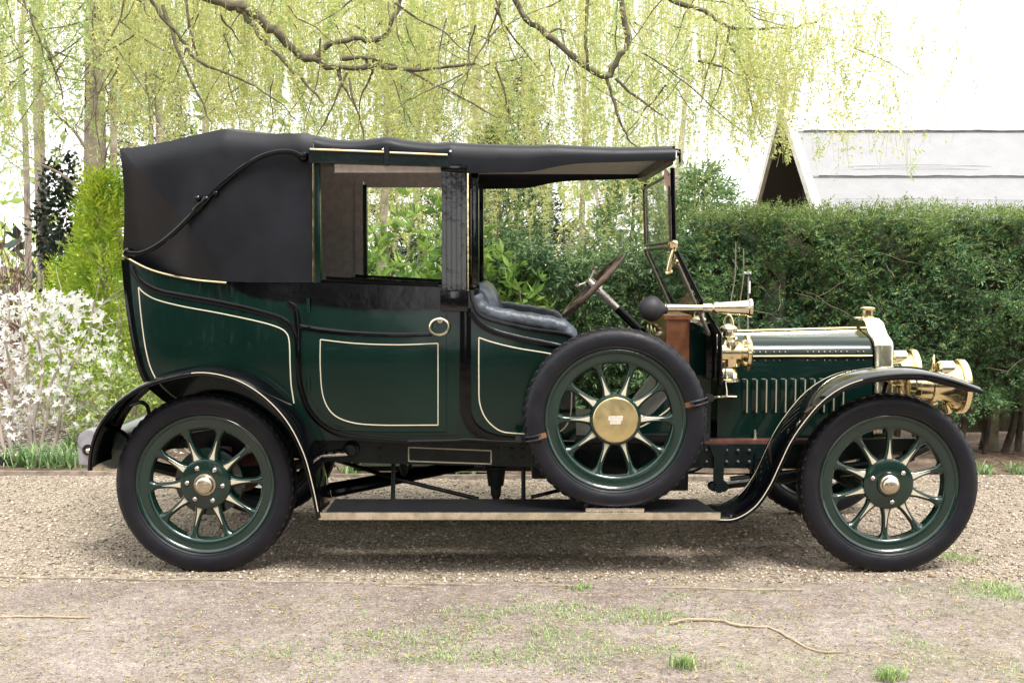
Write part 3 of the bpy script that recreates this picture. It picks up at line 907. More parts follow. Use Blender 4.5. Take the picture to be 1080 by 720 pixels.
def side_lamp(s):
    y = s * .47
    k = 1 / 213
    c = Vector((P(772, 372, -.47)[0], y, P(772, 372, -.47)[1]))
    bm = new()
    add_lathe(bm, [(-14 * k, 9 * k), (-13 * k, 12 * k), (8 * k, 12 * k), (9 * k, 11 * k), (10 * k, 13 * k), (14 * k, 15 * k)], c, (1, 0, 0), 28)
    add_lathe(bm, [(-14 * k, 11 * k), (-6 * k, 11.5 * k), (4 * k, 11.5 * k), (12 * k, 10 * k)], c + Vector((-2 * k, 0, 0)), (0, 0, 1), 24)
    lamp = obj("side_lamp", bm, "brass", car)
    bm = new()
    add_lathe(bm, [(14 * k, 15 * k), (14 * k, 19 * k), (17 * k, 19.5 * k), (19 * k, 17 * k), (19 * k, 14 * k), (16 * k, 13 * k)], c, (1, 0, 0), 28)
    obj("rim", bm, "brass", lamp)
    bm = new()
    o = c + Vector((-4 * k, 0, 10 * k))
    add_lathe(bm, [(0, 9 * k), (4 * k, 8 * k), (5 * k, 10 * k), (7 * k, 10.5 * k), (8 * k, 6 * k), (12 * k, 6 * k), (13 * k, 9 * k), (16 * k, 9.5 * k), (18 * k, 8 * k), (20 * k, 4 * k), (21 * k, 1 * k)], o, (0, 0, 1), 24)
    obj("chimney", bm, "polished_brass", lamp)
    bm = new()
    hp = [o + Vector((0, 0, 17 * k)) + Vector((5 * k * math.cos(a), 0, 13 * k * math.sin(a))) for a in [math.pi * q / 12 for q in range(13)]]
    add_tube(bm, hp, .0045, 6)
    obj("carry_handle", bm, "brass", lamp)
    bm = new()
    add_lathe(bm, [(0, 7 * k), (3 * k, 7 * k), (4 * k, 10 * k), (7 * k, 11.5 * k), (15 * k, 12 * k), (16 * k, 13.5 * k), (18 * k, 13.5 * k), (18.5 * k, 4 * k)], c + Vector((-5 * k, 0, -12 * k)), (0, 0, -1), 24)
    obj("oil_font", bm, "polished_brass", lamp)
    bm = new()
    add_tube(bm, [c + Vector((-10 * k, 0, 0)), c + Vector((-20 * k, s * -.01, -2 * k))], .014, 8)
    obj("lamp_bracket", bm, "black_gloss", lamp)
side_lamp(-1); side_lamp(1)

# ---- bulb horn
k = 1 / 221
c = P3(688, 326, -.62)
bm = new()
add_lathe(bm, [(9 * k, 9 * k), (20 * k, 7 * k), (52 * k, 4 * k), (62 * k, 3.6 * k)], c, (1, 0, .03), 20)
add_lathe(bm, [(12 * k, 4.5 * k), (62 * k, 3.4 * k), (63 * k, 4.6 * k), (65 * k, 4.6 * k), (68 * k, 6 * k), (70 * k, 6.5 * k), (98 * k, 8 * k), (102 * k, 8.6 * k), (103 * k, 9.8 * k), (106 * k, 10.2 * k), (106.5 * k, 9 * k), (100 * k, 7 * k), (85 * k, 4 * k)], c + Vector((0, 0, .012)), (1, 0, .0), 28)
bm2 = new()
horn_axis = Vector((1, 0, 0))
bm.free(); bm = new()
add_lathe(bm, [(10 * k, 4.6 * k), (14 * k, 5.2 * k), (15 * k, 4.2 * k), (58 * k, 3.3 * k), (59 * k, 5 * k), (63 * k, 5 * k), (64 * k, 4 * k), (66 * k, 6 * k), (69 * k, 6.6 * k), (71 * k, 6 * k), (98 * k, 8 * k), (102 * k, 8.6 * k), (103 * k, 9.8 * k), (106 * k, 10.2 * k), (106.5 * k, 9 * k), (100 * k, 7 * k), (85 * k, 4 * k)], c + Vector((0, 0, .006)), horn_axis, 28)
horn = obj("bulb_horn", bm, "polished_brass", car)
bm2.free(); bm = new()
add_lathe(bm, [(-14.5 * k, 1 * k), (-13.5 * k, 5 * k), (-10 * k, 10 * k), (-5 * k, 13 * k), (0, 14 * k), (5 * k, 12.6 * k), (9 * k, 8.8 * k), (12 * k, 6 * k), (16 * k, 5 * k)], c + Vector((0, 0, .002)), horn_axis, 28)
obj("rubber_bulb", bm, "bulb_rubber", horn)
bm = new()
add_tube(bm, [c + Vector((57 * k, 0, 0)), c + Vector((57 * k, .10, -.02))], .012, 8)
add_lathe(bm, [(-.014, .022), (.014, .022)], c + Vector((57 * k, 0, .006)), horn_axis, 14)
obj("clamp", bm, "silver_metal", horn)

# ---- chassis
bm = new()
for s in (1, -1):
    pr = PP([(118, 474), (160, 462), (230, 452), (320, 466), (600, 468), (850, 468), (930, 462), (985, 462), (985, 470), (930, 478), (850, 494), (560, 491), (430, 489), (330, 486), (240, 470), (160, 474), (120, 482)], -.42)
    add_prism(bm, pr, s * .43, s * .38)
for px in (250, 420, 620, 760, 960):
    x, z = P(px, 476, -.4)
    add_box(bm, (x - .03, -.38, z - .03), (x + .03, .38, z + .03))
chassis = obj("chassis_frame", bm, "chassis_paint", car)
bm = new()
sill = PP([(322, 462), (606, 464), (606, 492), (560, 492), (430, 489), (330, 486)], -.50)
add_prism(bm, sill, -.505, -.44)
add_prism(bm, sill, .505, .44)
sillo = obj("frame_sill", bm, "chassis_paint", car)
bm = new()
f5 = lambda x, z: -.505
for q in ([(431, 471.5), (518, 475)], [(518, 475), (518, 489)], [(518, 489), (431, 486)], [(431, 486), (431, 471.5)]):
    add_strip(bm, PP(q, -.505), .007, f5, .003)
obj("pinstripe", bm, "cream_line", sillo)
bm = new()
for px in (400, 525, 540, 551):
    for py in (473, 482):
        add_lathe(bm, [(0, .008), (.006, .007), (.008, .003)], P3(px, py, -.505), (0, -1, 0), 8)
add_lathe(bm, [(0, .04), (.03, .04), (.036, .03), (.05, .028), (.056, .012)], P3(371, 473, -.50), (0, -1, 0), 18)
obj("rivet", bm, "chassis_paint", sillo)
bm = new()
add_tube(bm, [P3(370, 476, -.53), P3(335, 480, -.53)], [.022, .014], 8, flat=.5)
obj("spring_end", bm, "silver_metal", sillo)
bm = new()
for s in (1, -1):
    a = P(604, 463, -.40); b = P(910, 463, -.37)
    add_box(bm, (a[0], s * .41, P(800, 472, -.4)[1]), (b[0], s * .34, P(800, 463.5, -.4)[1]), bevel=.004)
obj("bonnet_ledge", bm, "sill_wood", chassis)
bm = new()
for px in (745, 766, 778, 790, 812):
    for py in (475, 487):
        add_lathe(bm, [(0, .011), (.008, .010), (.012, .004)], P3(px, py, -.43), (0, -1, 0), 8)
obj("rivet", bm, "dull_bolt", chassis)
# front dumb-iron pieces, springs, axles, rods
bm = new()
for s in (-1, 1):
    sprg = smooth([Vector((P(a, b, -.42)[0], s * .42, P(a, b, -.42)[1])) for a, b in [(762, 512), (800, 507), (850, 497), (937, 488), (985, 470)]], 4)
    for j in range(3):
        add_tube(bm, [p + Vector((0, 0, -.012 * j)) for p in sprg[j * 3: len(sprg) - j * 2]], .016, 6, flat=1.6)
    sprr = smooth([Vector((P(a, b, -.46)[0], s * .46, P(a, b, -.46)[1])) for a, b in [(122, 470), (160, 488), (215, 498), (290, 492), (370, 478)]], 4)
    for j in range(3):
        add_tube(bm, [p + Vector((0, 0, -.012 * j)) for p in sprr[j * 2: len(sprr) - j * 2]], .016, 6, flat=1.6)
    add_lathe(bm, [(-.03, .026), (.03, .026)], (P(762, 512, -.42)[0], s * .42, P(762, 512, -.42)[1]), (0, 1, 0), 14)
obj("leaf_spring", bm, "chassis_paint", chassis)
bm = new()
pr = PP([(748, 469), (768, 469), (764, 482), (763, 512), (757, 516), (753, 512), (753, 482)], -.46)
add_prism(bm, pr, -.46, -.434); add_prism(bm, pr, .46, .434)
add_lathe(bm, [(-.02, .024), (.03, .024)], P3(758, 514, -.45), (0, 1, 0), 14)
add_lathe(bm, [(-.02, .02), (.03, .024)], P3(752, 513, -.44), (0, 1, 0), 14)
add_box(bm, (P(796, 478, -.44)[0], -.45, P(796, 500, -.44)[1]), (P(803, 478, -.44)[0], -.434, P(796, 478, -.44)[1]))
obj("spring_hanger", bm, "chassis_paint", chassis)
XF = P(938, 512, -.70)[0]; XB = P(216, 513, -.70)[0]; WZ = .429
bm = new()
add_tube(bm, [(XF, -.62, WZ), (XF, -.5, WZ - .02), (XF, -.42, WZ - .10), (XF, .42, WZ - .10), (XF, .5, WZ - .02), (XF, .62, WZ)], .032, 8)
add_tube(bm, [(XF - .16, -.56, WZ - .03), (XF - .16, .56, WZ - .03)], .014, 8)
obj("front_axle", bm, "chassis_paint", car)
bm = new()
add_tube(bm, [(XB, -.62, WZ), (XB, .62, WZ)], .05, 12)
add_lathe(bm, [(-.17, .03), (-.12, .13), (-.04, .17), (.04, .17), (.12, .13), (.17, .03)], (XB, 0, WZ), (0, 1, 0), 20)
obj("rear_axle", bm, "maroon_paint", car)
bm = new()
zr = .30
a = P3(350, 520, -.2); b = P3(500, 489, -.2)
add_tube(bm, [a, b], .024, 8)
add_tube(bm, [P3(330, 516, .3), P3(470, 492, .3)], .022, 8)
add_tube(bm, [P3(345, 482, -.30), P3(415, 504, -.30), P3(505, 526, -.30)], .011, 8)
add_tube(bm, [P3(560, 524, -.3), P3(610, 512, -.3), P3(700, 496, -.3)], .010, 8)
add_tube(bm, [P3(770, 505, -.35), P3(850, 496, -.35), P3(930, 486, -.35)], .014, 8)
obj("brake_rod", bm, "black_gloss", chassis)
bm = new()
p = P3(523, 491, -.36)
add_lathe(bm, [(0, .062), (.015, .060), (.02, .050), (.10, .040), (.105, .028), (.15, .026), (.16, .02), (.175, .016)], p, (0, 0, -1), 20)
obj("drain_housing", bm, "chassis_paint", chassis)
bm = new()
add_tube(bm, [P3(425, 488, -.2), P3(428, 508, -.2)], .02, 8)
add_box(bm, (P(560, 488, 0)[0], -.15, P(560, 500, 0)[1]), (P(700, 488, 0)[0], .15, P(700, 470, 0)[1]), bevel=.02)
add_box(bm, (P(690, 488, .1)[0], -.05, P(690, 512, .1)[1]), (P(722, 488, .1)[0], .1, P(690, 480, .1)[1]), bevel=.01)
obj("gearbox", bm, "chassis_paint", chassis)

# ---- running boards
YO, YI = -.82, -.48
def board(s):
    bm = new()
    x0, zt7 = P(336, 541, YO); x1 = P(760, 545, YO)[0]
    x0i = P(355, 527, YI)[0]
    vs = [(x0 + .01, YO + .012), (x1 - .008, YO + .012), (x1 - .06, YI), (x0 + .01, YI)]
    A = [bm.verts.new((x, y * -s, zt7)) for x, y in vs]; B = [bm.verts.new((x, y * -s, zt7 - .03)) for x, y in vs]
    bm.faces.new(A); bm.faces.new(B)
    for i in range(4): bm.faces.new((A[i], A[(i + 1) % 4], B[(i + 1) % 4], B[i]))
    rb = obj("running_board", bm, "rubber_mat", car, smooth=False)
    bm = new()
    yy = (YO * -s, (YO + .012) * -s)
    add_box(bm, (x0, min(yy), zt7 - .032), (x1, max(yy), zt7 + .003), bevel=.003)
    obj("nosing", bm, "nosing", rb)
    bm = new()
    rings = []
    add_box(bm, (x0 + .012, min(-s * (YO + .03), -s * (YI + .03)), zt7 + .0005), (x0 + .03, max(-s * (YO + .03), -s * (YI + .03)), zt7 + .005))
    obj("edge_trim", bm, "nosing", rb)
    for px in (415, 552):
        bm = new()
        x, z = P(px, 488, -.46)
        add_tube(bm, [(x, s * .46, z + .02), (x, s * .50, zt7 - .01)], .011, 8)
        obj("board_stay", bm, "chassis_paint", rb)
    return rb, zt7
rb, ZB = board(-1)
rb2, _ = board(1)
# s=-1 is the near board: y*-s keeps YO negative

# ---- mudguards
def fender(name, near_px, s, y_out=-.82, y_in=-.46, bead=True, yin_fn=None):
    path = smooth([Vector((*P(a, b, y_out), 0)) for a, b in near_px], 5)
    bm = new()
    rings = []
    n = len(path)
    for i, p in enumerate(path):
        d = (path[min(i + 1, n - 1)] - path[max(i - 1, 0)]).normalized()
        nr = Vector((-d.y, d.x, 0))
        if nr.y < 0 and abs(d.x) > .3: nr = -nr
        yi = yin_fn(i / (n - 1)) if yin_fn else y_in
        top, bot = [], []
        for k, (f, c_) in enumerate(((0, -.010), (.025, -.002), (.07, .006), (.2, .016), (.5, .024), (.8, .018), (.93, .006), (1, -.004))):
            y = y_out + (yi - y_out) * f
            q = p + nr * c_
            top.append((q.x, -s * y, q.y)); q2 = q - nr * .006
            bot.append((q2.x, -s * y, q2.y))
        rings.append(top + bot[::-1])
    add_loft(bm, rings)
    f = obj(name, bm, "fender_black", car, angle=60)
    if bead:
        bm = new()
        for y in (y_out, None):
            pts = []
            for i, p in enumerate(path):
                yy = y if y is not None else (yin_fn(i / (n - 1)) if yin_fn else y_in)
                pts.append((p.x, -s * yy, p.y))
            add_tube(bm, pts, .0072, 8)
        b_ = obj("edge_bead", bm, "fender_black", f)
        bm = new()
        for y in (y_out - .006, None):
            pts = []
            lo_, hi_ = (n * .50, n * .97) if name.startswith('rear') else ((n * .12, n * .72) if y is None else (0, n * .62))
            for i, p in enumerate(path):
                yy = y if y is not None else (yin_fn(i / (n - 1)) if yin_fn else y_in) - .012
                if i < lo_ or i > hi_: continue
                pts.append((p.x, -s * yy, p.y + (.008 if y is None else .001)))
            add_tube(bm, pts, .0024, 6)
        obj("pinstripe", bm, "cream_line", f)
    return f
rear_px = [(94, 496), (95, 480), (99, 462), (108, 444), (125, 424), (150, 407.5), (183, 397), (215, 393), (248, 400), (277, 417), (302, 443), (320, 477), (330, 512), (337, 546)]
front_px = [(756, 548), (776, 546.5), (796, 534), (811, 513), (822, 490), (833, 467), (847, 446), (866, 424), (889, 408), (915, 399), (945, 395), (975, 395), (1003, 401), (1020, 406.5), (1036, 412.5)]
for s in (-1, 1):
    fender("rear_mudguard", rear_px, s)
    ff = fender("front_mudguard", front_px, s, y_out=-.81, yin_fn=lambda t: -.48 if t < .75 else -.48 - .10 * (t - .75) / .25)
    bm = new()
    p0 = [P(a, b, -.80) for a, b in [(845, 449), (866, 427), (889, 411), (915, 402), (945, 398), (975, 398), (1003, 404), (1020, 409), (1036, 413)]]
    rings = [[(x, -s * -.812, z + .004), (x, -s * -.806, z + .004), (x, -s * -.806, z - h), (x, -s * -.812, z - h)] for (x, z), h in zip(p0, (.004, .006, .007, .008, .010, .014, .018, .016, .006))]
    add_loft(bm, rings)
    obj("side_lip", bm, "fender_black", ff)
    bm = new()
    add_tube(bm, [(XF + .02, s * .45, P(930, 440, -.5)[1]), (XF, s * .62, P(930, 404, -.62)[1])], .012, 8)
    add_tube(bm, [(P(800, 490, -.45)[0], s * .43, P(800, 485, -.45)[1]), (P(828, 478, -.6)[0], s * .6, P(828, 480, -.6)[1])], .012, 8)
    obj("mudguard_stay", bm, "black_rod", ff)
bm = new()
add_tube(bm, smooth([P3(158, 440, -.62), P3(155, 428, -.63), P3(148, 424, -.66), P3(136, 428, -.7)], 5), .010, 8)
obj("mudguard_stay", bm, "black_rod", car)

# ---- rear: tank, tail lamp
bm = new()
add_lathe(bm, [(-.5, .02), (-.49, .09), (-.47, .105), (.47, .105), (.49, .09), (.5, .02)], P3(150, 458, 0), (0, 1, 0), 28)
obj("fuel_tank", bm, "wheel_green", car)
bm = new()
x0, z0 = P(86, 489, -.42); x1, z1 = P(108, 462, -.42)
add_box(bm, (x0, -.47, z0), (x1, -.36, z1 - .0), bevel=.02)
add_lathe(bm, [(-.06, .050), (.05, .050)], ((x0 + x1) / 2 + .0, -.415, z1), (0, 1, 0), 20)
tail = obj("tail_lamp", bm, "grey_metal", car)
bm = new()
add_lathe(bm, [(0, .028), (.006, .028), (.008, .02)], P3(93, 474, -.47), (0, -1, 0), 18)
obj("lamp_window", bm, "black_rod", tail)
bm = new()
add_lathe(bm, [(0, .011), (.008, .012), (.014, .006)], P3(93.5, 475, -.478), (0, -1, 0), 14)
obj("lens", bm, "polished_brass", tail)
bm = new()
add_tube(bm, [P3(100, 468, -.42), P3(130, 462, -.42)], .012, 8)
add_tube(bm, [P3(122, 462, -.42), P3(137, 462, -.45)], .01, 8)
obj("lamp_arm", bm, "silver_metal", tail)
bm = new()
add_box(bm, (P(118, 482, -.4)[0], -.40, P(118, 489, -.4)[1]), (P(150, 482, -.4)[0], .40, P(118, 478, -.4)[1]))
obj("rear_bar", bm, "underside_black", car)

# ---- wheels (local axes: axle along y, face towards -y)
def make_wheel(name, kind):
    RT = .436
    bm = new()
    # felloe
    add_lathe(bm, [(.03, .270), (-.018, .268), (-.030, .276), (-.034, .288), (-.034, .318), (-.041, .322), (-.045, .333), (-.040, .340), (.04, .340), (.045, .333), (.035, .320)], (0, 0, 0), (0, 1, 0), 72, cap=False)
    w = obj(name, bm, "wheel_green", car, local=True, angle=50)
    # tyre
    bm = new()
    sec = [(-.030, .330), (-.044, .338), (-.050, .345), (-.0485, .3475), (-.0495, .350), (-.055, .358), (-.0585, .380), (-.056, .402), (-.047, .420), (-.032, .4315), (0, .436), (.032, .4315), (.047, .420), (.056, .402), (.0585, .380), (.055, .358), (.044, .340), (.030, .330)]
    add_lathe(bm, sec, (0, 0, 0), (0, 1, 0), 96, cap=False)
    ty = obj("tyre", bm, "rubber", w, local=True, angle=60)
    bm = new()
    NL = 58
    for i in range(NL):
        for sgn in (-1, 1):
            t0 = 2 * math.pi * (i + (.25 if sgn > 0 else 0)) / NL
            vs = []
            for (yy, dt) in ((.004, .0), (.044, .055)):
                r = .4365 if yy < .02 else .4235
                for e in (-.017, .017):
                    t = t0 + dt * sgn + e
                    vs.append([((r + h) * math.cos(t), sgn * yy, (r + h) * math.sin(t)) for h in (-.006, .0028)])
            lo = [bm.verts.new(v[0]) for v in vs]; hi = [bm.verts.new(v[1]) for v in vs]
            o = (0, 1, 3, 2)
            bm.faces.new([hi[j] for j in o])
            for a_, b_ in zip(o, o[1:] + o[:1]): bm.faces.new((lo[a_], lo[b_], hi[b_], hi[a_]))
    obj("tread", bm, "tread_rubber", w, local=True, smooth=False)
    # spokes: one mesh, copied round
    bm = new()
    rings = []
    for r, hw, ht in ((.100, .034, .024), (.120, .031, .024), (.135, .024, .023), (.150, .0195, .022), (.17, .0168, .0205), (.20, .0152, .019), (.23, .0150, .0185), (.246, .0175, .019), (.257, .023, .021), (.266, .033, .024), (.276, .046, .026)):
        rings.append([(hw * math.cos(t) * (1 if abs(math.cos(t)) < .9 else 1), ht * math.sin(t) - .003, r) for t in [2 * math.pi * k / 14 for k in range(14)]])
    add_loft(bm, rings)
    # painted arrow line down the spoke
    rr_ = [(.122, .0138), (.135, .0108), (.150, .0074), (.17, .0048), (.192, .0028), (.214, .0008)]
    def ysp(r):
        tab = ((.100, .024), (.120, .024), (.150, .022), (.17, .0205), (.20, .019), (.276, .0185))
        for (a_, b_), (c_, d_) in zip(tab[:-1], tab[1:]):
            if a_ <= r <= c_: return b_ + (d_ - b_) * (r - a_) / (c_ - a_)
        return .0185
    rings = []
    for r, hw in rr_:
        y = -ysp(r) - .003
        rings.append([(-hw, y + .0045, r), (-hw * .8, y - .0012, r), (hw * .8, y - .0012, r), (hw, y + .0045, r)])
    add_loft(bm, rings, mi=1)
    spk = obj("spoke", bm, ["wheel_green", "cream_line"], w, local=True, angle=60)
    off = {"rear": 0.26, "front": 0.0, "spare": math.pi / 10}[kind]
    spk.rotation_euler = (0, off, 0)
    for i in range(1, 10):
        c_ = spk.copy(); COL.objects.link(c_); c_.parent = w
        c_.rotation_euler = (0, off + 2 * math.pi * i / 10, 0)
    # hub
    bm = new()
    add_lathe(bm, [(.05, .06), (.03, .118), (-.022, .124), (-.033, .119), (-.038, .108), (-.040, .06), (-.040, .01)], (0, 0, 0), (0, 1, 0), 48)
    if kind == "rear":
        add_lathe(bm, [(.03, .13), (.035, .165), (.085, .168), (.09, .12)], (0, 0, 0), (0, 1, 0), 40)
    obj("hub", bm, "wheel_green", w, local=True)
    bm = new()
    if kind == "spare":
        add_lathe(bm, [(-.038, .106), (-.043, .108), (-.047, .104), (-.049, .09), (-.050, .01)], (0, 0, 0), (0, 1, 0), 56)
        plate = obj("hub_plate", bm, "hub_brass", w, local=True)
        # raised two-line badge in the middle of the plate: worn, slanted letter blocks
        bm = new()
        def blk(x, z, ww, hh, sl=.25):
            q = [(x, z), (x + ww, z), (x + ww + hh * sl, z + hh), (x + hh * sl, z + hh)]
            add_prism(bm, q, -.0525, -.0495)
        for row, (z, n_, xs0) in enumerate(((.004, 7, -.036), (-.018, 5, -.028))):
            for j in range(n_):
                x = xs0 + j * (.0098 if row == 0 else .0105)
                blk(x, z, .0028, .016); blk(x + .0048, z, .0026, .016)
                blk(x + .002, z + (.012 if (j + row) % 2 else .006), .004, .003)
        blk(-.034, -.0005, .066, .0022, 0)
        obj("badge", bm, "white_metal", plate, local=True)
    elif kind == "rear":
        add_lathe(bm, [(-.036, .052), (-.046, .052), (-.048, .046), (-.066, .044), (-.074, .038), (-.080, .026), (-.083, .005)], (0, 0, 0), (0, 1, 0), 36)
        for dz in (-.010, 0.0, .010):
            add_box(bm, (-.022, -.0855, dz - .003), (.022, -.0805, dz + .002))
        obj("hub_cap", bm, "cap_metal", w, local=True)
    else:
        add_lathe(bm, [(-.036, .046), (-.050, .046), (-.054, .040), (-.076, .040), (-.084, .034), (-.090, .018), (-.092, .004)], (0, 0, 0), (0, 1, 0), 36)
        obj("hub_cap", bm, "cap_metal", w, local=True)
        bm = new()
        add_lathe(bm, [(-.05, .056), (-.038, .062)], (0, 0, 0), (0, 1, 0), 36)
        obj("hub_collar", bm, "wheel_green", w, local=True)
    nb = {"rear": 6, "front": 3, "spare": 0}[kind]
    first = None
    for i in range(nb):
        t = 2 * math.pi * i / nb + (-.08 if kind == "rear" else .72)
        loc = (.086 * math.cos(t), 0, .086 * math.sin(t))
        if first is None:
            bm = new()
            add_lathe(bm, [(-.036, .0125), (-.046, .0125), (-.050, .010), (-.053, .004)], (0, 0, 0), (0, 1, 0), 12)
            first = obj("bolt", bm, "silver_metal", w, local=True); first.location = loc
        else:
            c_ = first.copy(); COL.objects.link(c_); c_.parent = w; c_.location = loc
    return w
def copy_part(w):
    r = w.copy(); COL.objects.link(r); r.parent = car
    for ch in list(w.children):
        c_ = ch.copy(); COL.objects.link(c_); c_.parent = r
        for g in ch.children:
            d_ = g.copy(); COL.objects.link(d_); d_.parent = c_
    return r
wr = make_wheel("rear_wheel", "rear"); wr.location = (XB, -.655, WZ)
wr2 = copy_part(wr); wr2.location = (XB, .655, WZ); wr2.rotation_euler = (0, .5, math.pi)
wf = make_wheel("front_wheel", "front"); wf.location = (XF, -.655, WZ); wf.rotation_euler = (0, 0.03, 0)
wf2 = copy_part(wf); wf2.location = (XF, .655, WZ); wf2.rotation_euler = (0, .9, math.pi)
sx, sz = P(649.5, 438, -.79)
wsp = make_wheel("spare_wheel", "spare"); wsp.location = (sx, -.735, ZB + .437)
SPZ = ZB + .437
# straps and bracket that hold the spare
bm = new(); bmr = new()
for ang in (R(12), R(192)):
    cr = Vector((math.cos(ang), 0, math.sin(ang)))
    cc = Vector((sx, -.735, SPZ)) + cr * .384
    tang = Vector((-cr.z, 0, cr.x))
    def ringpt(t, r): return cc + cr * (r * math.cos(t)) + Vector((0, -1, 0)) * (r * math.sin(t))
    pts = [ringpt(t, .0625) for t in [R(100) + R(110) * k / 12 for k in range(13)]]
    rings = []
    for p in pts:
        o = (p - cc).normalized()
        rings.append([p + tang * w_ + o * h for w_, h in ((-.012, -.002), (-.012, .003), (.012, .003), (.012, -.002))])
    add_loft(bm, rings)
    pts = [ringpt(t, .066) for t in [R(112) - R(130) * k / 12 for k in range(13)]] + [ringpt(R(-18), .066) + cr * .02 + Vector((0, .05, 0))]
    add_tube(bmr, [p + tang * .012 for p in pts], .0062, 8); add_tube(bmr, [p - tang * .008 for p in pts], .005, 8)
    add_lathe(bmr, [(-.02, .016), (.02, .018)], cc + cr * .085 + Vector((0, 0.02, 0)), (0, 1, 0), 10)
st = obj("wheel_strap", bm, "leather_strap", car)
obj("strap_wire", bmr, "black_rod", st)
bm = new()
a = P(617, 536, -.74)[0]; b = P(678, 536, -.74)[0]
add_box(bm, (a, -.800, ZB + .001), (b, -.792, ZB + .020), bevel=.002)
add_box(bm, (a, -.678, ZB + .001), (b, -.670, ZB + .020), bevel=.002)
obj("wheel_chock", bm, "silver_metal", car)

# ================================================================== GROUND
def noise2(x, y, s=1.0, seed=0.0):
    return (np.sin(x * 1.7 * s + 1.3 + seed) * np.cos(y * 2.1 * s - .7 + seed) + .5 * np.sin(x * 4.3 * s + y * 3.1 * s + seed) + .3 * np.sin(x * 9.1 * s - y * 7.7 * s + 2 * seed)) / 1.8
def sheet(name, x0, x1, y0, y1, nx, ny, z, amp, m, seed, wav=0.0):
    xs, ys = np.linspace(x0, x1, nx + 1), np.linspace(y0, y1, ny + 1)
    X, Y = np.meshgrid(xs, ys)
    if wav > 0:
        Y = Y.copy(); Y[0] += wav * noise2(xs, xs * 0, 2.1, seed); Y[-1] += wav * noise2(xs, xs * 0 + 3, 2.1, seed)
    Z = z + amp * noise2(X, Y, 2.2, seed)
    V = np.stack([X, Y, Z], -1).reshape(-1, 3)
    i = np.arange(ny)[:, None] * (nx + 1) + np.arange(nx)[None]
    F = np.stack([i, i + 1, i + nx + 2, i + nx + 1], -1).reshape(-1, 4)
    o = np_obj(name, V, F, m, smooth=True)
    o["kind"] = "structure"
    return o
def ground_mat(name, cols, scale, stone_scale, bump, stone_cols=None, stone_mix=0.6, patch=None):
    m = bpy.data.materials.new(name); m.use_nodes = True
    n, l = m.node_tree.nodes, m.node_tree.links
    b = n["Principled BSDF"]; b.inputs["Roughness"].default_value = 0.92; b.inputs["Specular IOR Level"].default_value = 0.2
    tc = n.new("ShaderNodeTexCoord")
    a = n.new("ShaderNodeTexNoise"); a.inputs["Scale"].default_value = scale; a.inputs["Detail"].default_value = 8; a.inputs["Roughness"].default_value = .65
    l.new(tc.outputs["Object"], a.inputs["Vector"])
    r = n.new("ShaderNodeValToRGB"); r.color_ramp.elements[0].position = .33; r.color_ramp.elements[1].position = .68
    r.color_ramp.elements[0].color = (*cols[0], 1); r.color_ramp.elements[1].color = (*cols[-1], 1)
    if len(cols) == 3:
        e = r.color_ramp.elements.new(.5); e.color = (*cols[1], 1)
    l.new(a.outputs["Fac"], r.inputs["Fac"])
    last = r.outputs["Color"]
    v = n.new("ShaderNodeTexVoronoi"); v.inputs["Scale"].default_value = stone_scale
    l.new(tc.outputs["Object"], v.inputs["Vector"])
    if stone_cols:
        sep = n.new("ShaderNodeSeparateColor"); l.new(v.outputs["Color"], sep.inputs["Color"])
        sr = n.new("ShaderNodeValToRGB")
        sr.color_ramp.elements[0].color = (*stone_cols[0], 1); sr.color_ramp.elements[1].color = (*stone_cols[-1], 1)
        for k, c in enumerate(stone_cols[1:-1]):
            e = sr.color_ramp.elements.new((k + 1) / (len(stone_cols) - 1)); e.color = (*c, 1)
        l.new(sep.outputs["Red"], sr.inputs["Fac"])
        mx = n.new("ShaderNodeMix"); mx.data_type = 'RGBA'; mx.inputs["Factor"].default_value = stone_mix
        l.new(last, mx.inputs["A"]); l.new(sr.outputs["Color"], mx.inputs["B"]); last = mx.outputs["Result"]
    if patch:
        pn = n.new("ShaderNodeTexNoise"); pn.inputs["Scale"].default_value = patch[1]; pn.inputs["Detail"].default_value = 5
        l.new(tc.outputs["Object"], pn.inputs["Vector"])
        pr = n.new("ShaderNodeMapRange"); pr.inputs["From Min"].default_value = .5; pr.inputs["From Max"].default_value = .68
        l.new(pn.outputs["Fac"], pr.inputs["Value"])
        pm = n.new("ShaderNodeMath"); pm.operation = 'MULTIPLY'; pm.inputs[1].default_value = patch[2]
        l.new(pr.outputs["Result"], pm.inputs[0])
        mx2 = n.new("ShaderNodeMix"); mx2.data_type = 'RGBA'
        l.new(pm.outputs[0], mx2.inputs["Factor"]); l.new(last, mx2.inputs["A"]); mx2.inputs["B"].default_value = (*patch[0], 1); last = mx2.outputs["Result"]
    mo = n.new("ShaderNodeTexNoise"); mo.inputs["Scale"].default_value = 17; mo.inputs["Detail"].default_value = 10; mo.inputs["Roughness"].default_value = .75
    l.new(tc.outputs["Object"], mo.inputs["Vector"])
    mr = n.new("ShaderNodeMapRange"); mr.inputs["From Min"].default_value = .3; mr.inputs["From Max"].default_value = .7
    mr.inputs["To Min"].default_value = .62; mr.inputs["To Max"].default_value = 1.3
    l.new(mo.outputs["Fac"], mr.inputs["Value"])
    vm = n.new("ShaderNodeVectorMath"); vm.operation = 'SCALE'
    l.new(last, vm.inputs[0]); l.new(mr.outputs["Result"], vm.inputs["Scale"]); last = vm.outputs["Vector"]
    l.new(last, b.inputs["Base Color"])
    f = n.new("ShaderNodeTexNoise"); f.inputs["Scale"].default_value = stone_scale * 1.3; f.inputs["Detail"].default_value = 4
    l.new(tc.outputs["Object"], f.inputs["Vector"])
    sub = n.new("ShaderNodeMath"); sub.operation = 'SUBTRACT'
